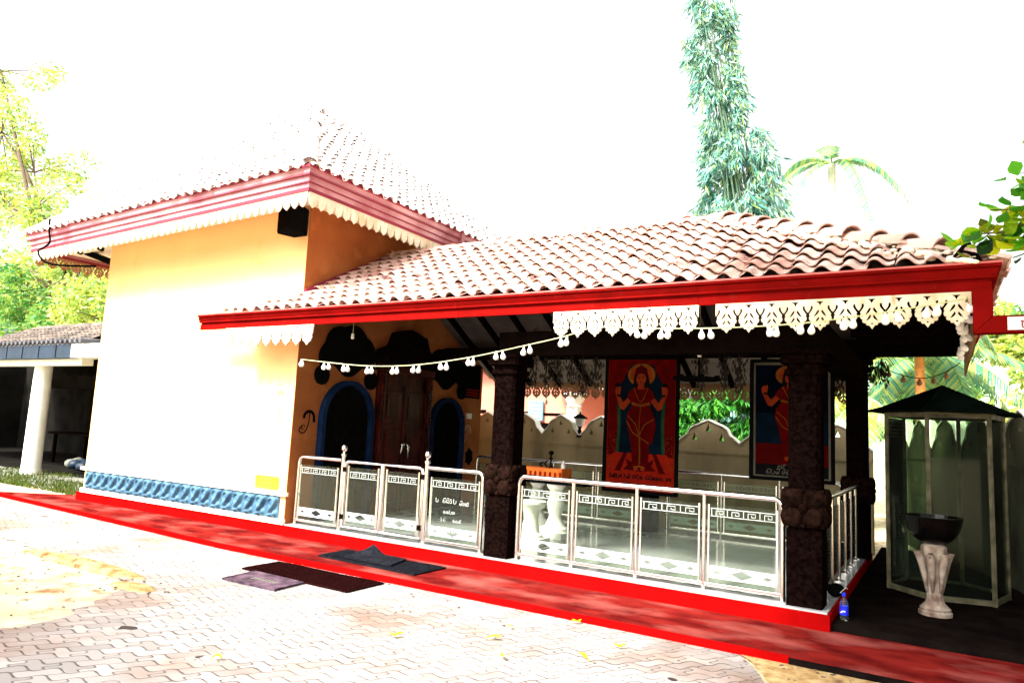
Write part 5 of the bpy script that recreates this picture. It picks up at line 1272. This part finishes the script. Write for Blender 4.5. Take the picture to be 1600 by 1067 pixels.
def tree(nm, label, base, trunk_h, clumps, m, leaf, n_per, cat='tree', group=None, tr=.18, barkm='bark', aspect=.45, droop=.3, seed=1, lean=(0, 0), sub=7):
    t = thing(nm, base, label, cat, group); rr = random.Random(seed)
    top = Vector(base)+Vector((lean[0], lean[1], trunk_h)); b = MB()
    mid = Vector(base).lerp(top, .5)+Vector((rr.uniform(-.2, .2), rr.uniform(-.2, .2), 0))
    b.tube(smoothpath([base, mid, top], 5), [tr*(1-.045*i) for i in range(11)], 10)
    f = MB()
    for (c, rad) in clumps:
        cc = Vector(c); b.tube(smoothpath([top-Vector((0, 0, trunk_h*.15)), top.lerp(cc, .5)+Vector((rr.uniform(-.4, .4), rr.uniform(-.4, .4), rr.uniform(-.1, .5))), cc], 4), [tr*.5*(1-.09*i) for i in range(9)], 7)
        for _ in range(sub):
            a = Vector((rr.gauss(0, .5), rr.gauss(0, .5), rr.gauss(0, .5))); p = Vector((cc.x+a.x*rad[0], cc.y+a.y*rad[1], cc.z+a.z*rad[2]))
            b.tube([cc, cc.lerp(p, .5)+Vector((0, 0, .1)), p], [tr*.14, tr*.09, tr*.03], 5)
            k = rr.uniform(.28, .55); leaves(f, p, (rad[0]*k, rad[1]*k, rad[2]*k), n_per//sub, leaf, rr, droop, aspect)
    b.build('trunk', barkm, t, smooth='a'); f.build('crown', m, t); return t
CL = lambda *a: list(a)
# left side, beyond the shed
tree('leafy_tree', 'near dense green tree behind the shed at far left', (-44, 21, 0), 5, CL(((-46, 21, 6.4), (2.8, 2, 1.6)), ((-43, 21, 7.2), (2.6, 2, 1.8)), ((-48.5, 21, 8.2), (2.6, 2, 1.6))), 'leafgreen', .34, 1900, 'tree', tr=.25, seed=3)
tree('leafy_tree', 'yellow green tree between the far left tree and the white wall', (-38, 21, 0), 5, CL(((-40, 21, 6.6), (2.4, 2, 1.8)), ((-37, 20.5, 7.8), (2.4, 2, 1.6)), ((-41, 21.5, 9.0), (2.6, 2, 1.8)), ((-37, 21, 5.4), (2.6, 2, 1.4)), ((-34.5, 21, 6.8), (2.4, 2, 1.8)), ((-33, 21, 5.4), (2.2, 2, 1.4)), ((-44.5, 22, 9.6), (2.4, 2, 1.6))), 'leafyel', .30, 2000, 'tree', tr=.22, seed=4)
tree('tall_tree', 'tall pale yellow tree rising above the shed to the picture edge', (-50, 23, 0), 11, CL(*[((x_, 22+(i_ % 3), z_), (3.6, 2.6, 2.9)) for i_, (x_, z_) in enumerate(((-57.5, 21), (-58, 16), (-53.5, 12), (-51, 14.5), (-48, 11.5), (-44.5, 9), (-52, 8), (-57, 10), (-56.5, 18.5), (-59, 26), (-41.5, 7.5)))]), 'leafyel', .34, 1500, 'tree', tr=.35, seed=5, sub=9)
# palms
def frond(mb, rb, base, yaw_, L, rise, sag, rr, w=.5, n=34):
    d = Vector((math.cos(yaw_), math.sin(yaw_), 0)); side = Vector((-d.y, d.x, 0)); pts = []
    for i in range(13):
        u = i/12; pts.append(Vector(base)+d*L*u*(1-.12*u)+Vector((0, 0, rise*u*2-sag*u*u*1.6)))
    rb.tube(pts, [.03*(1-.07*i) for i in range(13)], 5)
    for k in range(n*2):
        u = .10+.88*(k//2)/n; s_ = 1 if k % 2 else -1; i = min(11, int(u*12)); p = pts[i].lerp(pts[i+1], u*12-i)
        ll = w*math.sin(math.pi*(u*.86+.10))**.6*rr.uniform(.85, 1.1); tg = (pts[i+1]-pts[i]).normalized()
        q = p+side*s_*ll*.75+tg*ll*.45-Vector((0, 0, ll*.42)); a = tg*.022
        m_ = p.lerp(q, .55)+Vector((0, 0, .05*ll))
        mb.add([p-a, p+a, m_+a*1.1, m_-a*1.1, q], [(0, 1, 2, 3), (3, 2, 4)])
def palm(label, base, top, r_, fronds, seed, bark='bark', L=2.2, w=.55, m='palmleaf'):
    t = thing('coconut_palm', base, label, 'palm tree'); rr = random.Random(seed)
    b = MB(); P = smoothpath([base, Vector(base).lerp(Vector(top), .5)+Vector((.05, 0, 0)), top], 8); b.tube(P, [r_*(1.1-.02*i)*(1+.04*(i % 2)) for i in range(len(P))], 10); b.build('trunk', bark, t, smooth='a')
    mb = MB(); rb = MB()
    for (yw, l, ri, sg_) in fronds: frond(mb, rb, top, R(yw), l, ri, sg_, rr, w, 44)
    rb.build('frond_stalk', 'leafyel', t); mb.build('fronds', m, t); return t
palm('coconut palm with orange trunk behind the glass cabinet', (-.44, 16.0, 0), (-.40, 16.0, 4.55), .10, [(k_*40, 1.5, .3, 1.1) for k_ in range(9)], 5, 'palmbark', w=.62)
palm('short coconut palm with broad blue green fronds behind the orange trunk', (-.55, 18.4, 0), (-.5, 18.4, 3.5), .13, [(205, 2.2, .5, 1.3), (170, 1.7, .3, 1.6), (330, 2.6, .5, 1.3), (10, 2.2, .5, 1.5), (280, 1.4, .3, 1.4), (300, 2.2, .8, 1.7), (240, 1.9, .5, 1.8), (350, 3.0, .9, 1.6), (90, 1.5, .5, 1.0), (60, 1.5, .5, 1.0)], 15, w=.62)
palm('young coconut palm arching low behind the rear right pillar', (-1.5, 15.5, 0), (-1.6, 15.5, 2.5), .12, [(200, 1.4, .4, .9), (330, 1.6, .3, 1.2), (20, 1.4, .3, 1.2), (290, 1.2, .3, 1.0), (120, 1.5, .5, 1.0), (240, 1.3, .5, 1.1)], 6, 'bark', m='leafyel')
palm('pale high coconut palm right of the bamboo above porch roof', (-3.1, 24, 0), (-2.9, 24, 10.6), .15, [(200, 2.6, .5, 1.9), (225, 2.2, .2, 1.9), (340, 2.8, .4, 1.8), (5, 2.2, .6, 1.5), (270, 1.8, .8, 1.2), (310, 2.2, .3, 2.0), (180, 1.8, .8, 1.2)], 7, 'poleg')
palm('blue green palm tucked behind the left corner of the tower', (-26.5, 17.5, 0), (-26.3, 17.5, 6.0), .13, [(200, 1.8, .5, 1.2), (250, 1.5, .5, 1.4), (330, 1.8, .7, 1.3), (30, 1.8, .6, 1.2), (290, 1.5, .4, 1.6)], 8)
# right background trees
tree('leafy_tree', 'yellow green tree in the right background above the cabinet', (3.2, 27, 0), 3.4, CL(((2.0, 27, 4.6), (1.6, 1.6, 1.2)), ((3.6, 27, 5.2), (1.8, 1.6, 1.4)), ((2.8, 27, 3.2), (1.6, 1.6, 1.0)), ((1.2, 27.5, 5.6), (1.2, 1.4, .9))), 'leafyel', .26, 2000, tr=.14, seed=12)
tree('leafy_tree', 'darker green tree behind the palm on the right', (-.4, 30, 0), 3, CL(((-1.4, 30, 3.6), (2.0, 1.6, 1.3)), ((.6, 30, 4.4), (1.8, 1.6, 1.4)), ((2.2, 31, 6.2), (1.8, 1.6, 1.2)), ((3.8, 31, 2.4), (2.0, 1.6, 1.0)), ((-2.8, 30, 4.6), (1.4, 1.4, 1.2))), 'leafgreen', .28, 2000, tr=.16, seed=13)
tree('leafy_tree', 'bright green bush tree beyond the wall at far right edge', (2.6, 16.5, 0), 1.4, CL(((1.6, 16.5, 1.9), (.8, .7, .6)), ((2.4, 16.5, 2.4), (.8, .7, .6)), ((.9, 17, 1.7), (.7, .7, .5))), 'leafgreen', .16, 1500, tr=.08, seed=14)
# distant hill, pale
b = MB(); n = 40; vs = []; rr = random.Random(8)
for i in range(n+1):
    x = -60+i*4; h = 15*math.exp(-((x-6)/16)**2)+4+rr.uniform(0, 1.2); vs += [(x, 95, -1), (x, 95+h*.4, h*.7), (x, 100+h, h), (x, 140, -1)]
b.add(vs, [(i*4+k, (i+1)*4+k, (i+1)*4+k+1, i*4+k+1) for i in range(n) for k in range(3)]); struct(b.build('hill', pm('distant wooded hill', (.35, .48, .25), (.22, .38, .24), .35, .95, bump=1, detail=9), smooth=True))
# bamboo column
def bamboo(label, base, H, wf, n, seed, m='leafteal', lsize=.34, culms=12):
    t = thing('bamboo_clump', base, label, 'bamboo'); rr = random.Random(seed); b = MB(); f = MB(); B = Vector(base)
    for k in range(culms):
        a = rr.uniform(0, 6.28); tip = B+Vector((math.cos(a)*wf(.9)*.6, math.sin(a)*.6, H*rr.uniform(.75, 1)))
        b.tube(smoothpath([B+Vector((math.cos(a)*.3, math.sin(a)*.3, 0)), B.lerp(tip, .5)+Vector((math.cos(a)*.3, 0, 0)), tip], 5), [.04*(1-.07*i) for i in range(11)], 6)
    ncl = n//26
    for c in range(ncl):
        u = rr.random()**.85; z = B.z+H*u; off, w = wf(u) if isinstance(wf(u), tuple) else (0, wf(u))
        x = B.x+off+rr.gauss(0, .42)*w; y = B.y+rr.gauss(0, .35)*w
        dirx = math.copysign(1, x-B.x-off)*rr.random()
        for k in range(26):
            s_ = lsize*rr.uniform(.6, 1.2); p = Vector((x+rr.gauss(0, .16)+dirx*.1, y+rr.gauss(0, .16), z-abs(rr.gauss(0, .22))))
            d = Vector((rr.gauss(dirx*.5, .45), rr.gauss(0, .45), -rr.uniform(.35, 1.2))).normalized(); ww = d.cross(Vector((rr.gauss(0, 1), rr.gauss(0, 1), .2))).normalized()*s_*.085
            f.add([p, p+d*s_*.35+ww, p+d*s_, p+d*s_*.35-ww], [(0, 1, 2, 3)])
    b.build('culms', 'leafgreen', t, smooth=True); f.build('foliage', m, t); return t
class WF:
    def __init__(s, tab): s.t = tab
    def __call__(s, u):
        for (u0, o0, w0), (u1, o1, w1) in zip(s.t[:-1], s.t[1:]):
            if u <= u1: k = (u-u0)/(u1-u0); return (o0+(o1-o0)*k, w0+(w1-w0)*k)
        return s.t[-1][1:]
def bam(label, base, H, tab, n, seed, **kw):
    wf = WF(tab)
    t = thing('bamboo_clump', base, label, 'bamboo'); rr = random.Random(seed); b = MB(); f = MB(); B = Vector(base)
    for k in range(14):
        a = rr.uniform(0, 6.28); uu = rr.uniform(.6, 1); o1, w1 = wf(uu); tip = B+Vector((o1+math.cos(a)*w1*.4, math.sin(a)*.5, H*uu)); om, wm = wf(uu*.5)
        b.tube(smoothpath([B+Vector((math.cos(a)*.3, math.sin(a)*.3, 0)), B+Vector((om+math.cos(a)*.3, math.sin(a)*.3, H*uu*.5)), tip], 5), [.045*(1-.07*i) for i in range(11)], 6)
    ls = kw.get('lsize', .34)
    for c in range(n//90):   # sprays that arch outwards and hang
        u = rr.random()
        if rr.random() < (u-.42)*1.5: continue
        off, w = wf(u); z = B.z+H*u; an = rr.uniform(0, 6.28); ra = w*rr.random()**.6
        o0 = Vector((B.x+off+math.cos(an)*ra*.8, B.y+math.sin(an)*ra*.6, z)); dr = Vector((math.cos(an), math.sin(an)*.7, 0)); L = rr.uniform(.5, 1.15)*(1-.35*u)
        for k in range(90):
            t_ = rr.random(); c_ = o0+dr*L*.45*t_+Vector((0, 0, L*(.25*t_-.95*t_*t_)))
            s_ = ls*rr.uniform(.5, 1.25); p = c_+Vector((rr.gauss(0, .08), rr.gauss(0, .08), rr.gauss(0, .07)))
            d = (dr*rr.uniform(-.2, .7)+Vector((rr.gauss(0, .4), rr.gauss(0, .4), -rr.uniform(.3, 1.3)))).normalized(); ww = d.cross(Vector((rr.gauss(0, 1), rr.gauss(0, 1), .2))).normalized()*s_*.085
            f.add([p, p+d*s_*.35+ww, p+d*s_, p+d*s_*.35-ww], [(0, 1, 2, 3)])
    b.build('culms', 'culm', t, smooth=True); f.build('foliage', kw.get('m', 'leafteal'), t); return t
bam('tall drooping blue green bamboo rising behind the porch roof', (-3.9, 16, 0), 13.4, [(0, .2, .8), (.40, .12, .90), (.52, .05, .92), (.62, -.08, .72), (.70, -.38, .54), (.80, -.70, .48), (.90, -.72, .42), (1, -.6, .4)], 46000, 3, lsize=.27)
tree('shrub', 'glossy deep green leaves crowding over the wall between the posters', (-3.6, 13.6, 0), 1.3, CL(((-4.3, 13.6, 2.1), (.6, .5, .6)), ((-3.6, 13.4, 2.4), (.7, .5, .5)), ((-2.9, 13.6, 2.0), (.6, .5, .6)), ((-3.7, 13.5, 1.5), (.9, .5, .5))), 'leafdeep', .22, 2400, 'shrub', tr=.06, aspect=.28, droop=1.2, seed=21)
b = MB(); 
# overhanging tree right of the camera, its branch reaching into the view
tree('shade_tree', 'broad tree whose lime green branch hangs in at top right', (4.2, -.6, 0), 5.4, CL(*[((x_, y_, z_), (1.3, 1.2, .7)) for x_, y_, z_ in ((-2.0, -.3, 6.7), (-1.2, -.6, 6.8), (.5, -.4, 6.9), (2.2, -1.2, 7.0), (-1.8, 1.4, 6.5), (-.4, 1.7, 6.6), (.9, 1.8, 6.7), (-1.3, 3.2, 6.6), (.7, 3.6, 6.8), (2.3, .6, 7.0), (2.4, 2.8, 6.9), (4.2, 1.2, 7.2))]), 'leafgreen', .30, 2600, tr=.22, seed=31, sub=12)
def branch(parent):
    SH = Vector((.05, 0, .07)); rr = random.Random(17); b = MB(); f = MB()
    main = smoothpath([(3.9, 1.6, 4.3), (2.2, 3.6, 3.7), (1.1, 4.8, 3.15), (.55, 5.05, 2.92), (.30, 5.1, 2.86)], 6); b.tube(main, [.06*(1-.036*i) for i in range(len(main))], 7)
    tw = [((.62, 5.0, 2.95), (.40, 5.02, 3.10)), ((.50, 5.05, 2.9), (.22, 5.0, 2.98)), ((.70, 5.0, 3.0), (.42, 5.1, 3.18)), ((.45, 5.05, 2.9), (.26, 5.1, 2.80)), ((.6, 5.0, 2.94), (.42, 4.95, 2.78)), ((.4, 5.1, 2.88), (.12, 5.1, 2.87)), ((.75, 5.0, 3.0), (.50, 5.0, 2.86)), ((.30, 5.1, 2.86), (.05, 5.15, 2.82)), ((.55, 5.05, 2.95), (.38, 5.05, 3.0)), ((.5, 5.05, 2.9), (.38, 5.0, 2.70)), ((.8, 5, 3.05), (.5, 5.1, 3.3)), ((.8, 5, 3.1), (.36, 5.1, 3.22)), ((.7, 5, 3.0), (.44, 5.1, 2.96)), ((.8, 5, 3.0), (.44, 5.0, 3.12)), ((.7, 5, 3.2), (.46, 5.0, 3.36))]
    for a, c in tw:
        a, c = Vector(a), Vector(c); b.tube([a, a.lerp(c, .5)+Vector((0, 0, .03)), c], [.008, .005, .003], 5)
        for k in range(17):
            p = a.lerp(c, .1+.9*k/16)+Vector((rr.gauss(0, .03), rr.gauss(0, .05), rr.gauss(0, .02))); d = ((c-a).normalized()*rr.uniform(-.2, 1)+Vector((rr.gauss(0, .8), rr.gauss(0, .8), rr.gauss(-.3, .5)))).normalized()
            s_ = rr.uniform(.07, .13); sd = d.cross(Vector((rr.gauss(0, .6), rr.gauss(0, .6), 1))).normalized(); nn = d.cross(sd)
            vs = [p]; 
            for u in (.2, .45, .7, .88, 1.0):
                w = s_*.42*math.sin(math.pi*min(.97, u)**1.3); q = p+d*s_*u-nn*.015*u*u; vs += [q+sd*w+nn*.008, q, q-sd*w+nn*.008]
            f.add(vs, [(0, 1, 2), (0, 2, 3)]+[(1+3*i, 4+3*i, 5+3*i, 2+3*i) for i in range(4)]+[(2+3*i, 5+3*i, 6+3*i, 3+3*i) for i in range(4)])
    b.v = [tuple(Vector(v)+SH) for v in b.v]; f.v = [tuple(Vector(v)+SH) for v in f.v]
    b.build('branch', 'bark', parent, smooth='a'); f.build('branch_leaves', 'leafbright', parent)
tree('shade_tree', 'unseen tree added to shade the lower left paving', (-9.5, -4.6, 0), 5.0, CL(*[((x_, y_, z_), (1.3, 1.1, .6)) for x_, y_, z_ in ((-7.75, -3.1, 6.2), (-8.9, -2.9, 6.4), (-7.0, -3.9, 6.3), (-8.0, -4.2, 6.4))]), 'leafgreen', .34, 3200, tr=.2, seed=33, sub=12)  # added out of view only to darken the lower left corner
branch([o for o in C.objects if o.name.startswith('shade_tree')][0])

# grass behind the apron on the left
b = MB(); rr = random.Random(6)
for i in range(5200):
    x = rr.uniform(-20, -13.4); y = 7.15+rr.random()**1.4*1.2*(1 if x > -17 else 1.6); 
    if rr.random() < .35*(1+math.sin(x*3)*math.sin(y*5)): continue
    h = rr.uniform(.03, .11); a = rr.uniform(0, 6.28); w = .012; dx, dy = math.cos(a)*w, math.sin(a)*w; l = rr.uniform(-.04, .04)
    b.add([(x-dx, y-dy, -.01), (x+dx, y+dy, -.01), (x+l, y+l, h)], [(0, 1, 2)])
go = b.build('grass', 'grass'); go['kind'] = 'stuff'; go['label'] = 'thin grass between apron and shed'
# leaf litter and grit on the paving
b = MB(); 
for i in range(420):
    if i < 200: x, y = rr.uniform(-9.5, -5.9), rr.uniform(2.8, 4.4)
    elif i < 300: x, y = rr.uniform(-13, -3), rr.uniform(4.6, 5.7)
    else: x, y = rr.uniform(-1.3, 1), rr.uniform(5.0, 5.66)
    s_ = rr.uniform(.004, .014); b.blob((x, y, .006), (s_*1.3, s_, s_*.5), 5, 3)
go = b.build('grit', 'bark'); go['kind'] = 'stuff'; go['label'] = 'scattered grit and leaf crumbs'

# poles and cable
pl = MB(); pl.tube([(1.35, 24, 0), (1.32, 24, 3.9)], .07, 8); p_ = pl.build('utility_pole', 'poleg', smooth='a'); tag(p_, 'thin pale concrete pole among the right background trees', 'pole')
cbm = MB(); cbm.tube(smoothpath([(-40, 14, 6.4), (-28, 12, 5.6), (-20, 9.5, 5.0), (-13.5, 6.2, 4.75)], 6), .012, 5); tag(cbm.build('power_cable', 'black'), 'thin power cable sagging across the trees to tower eave', 'cable')
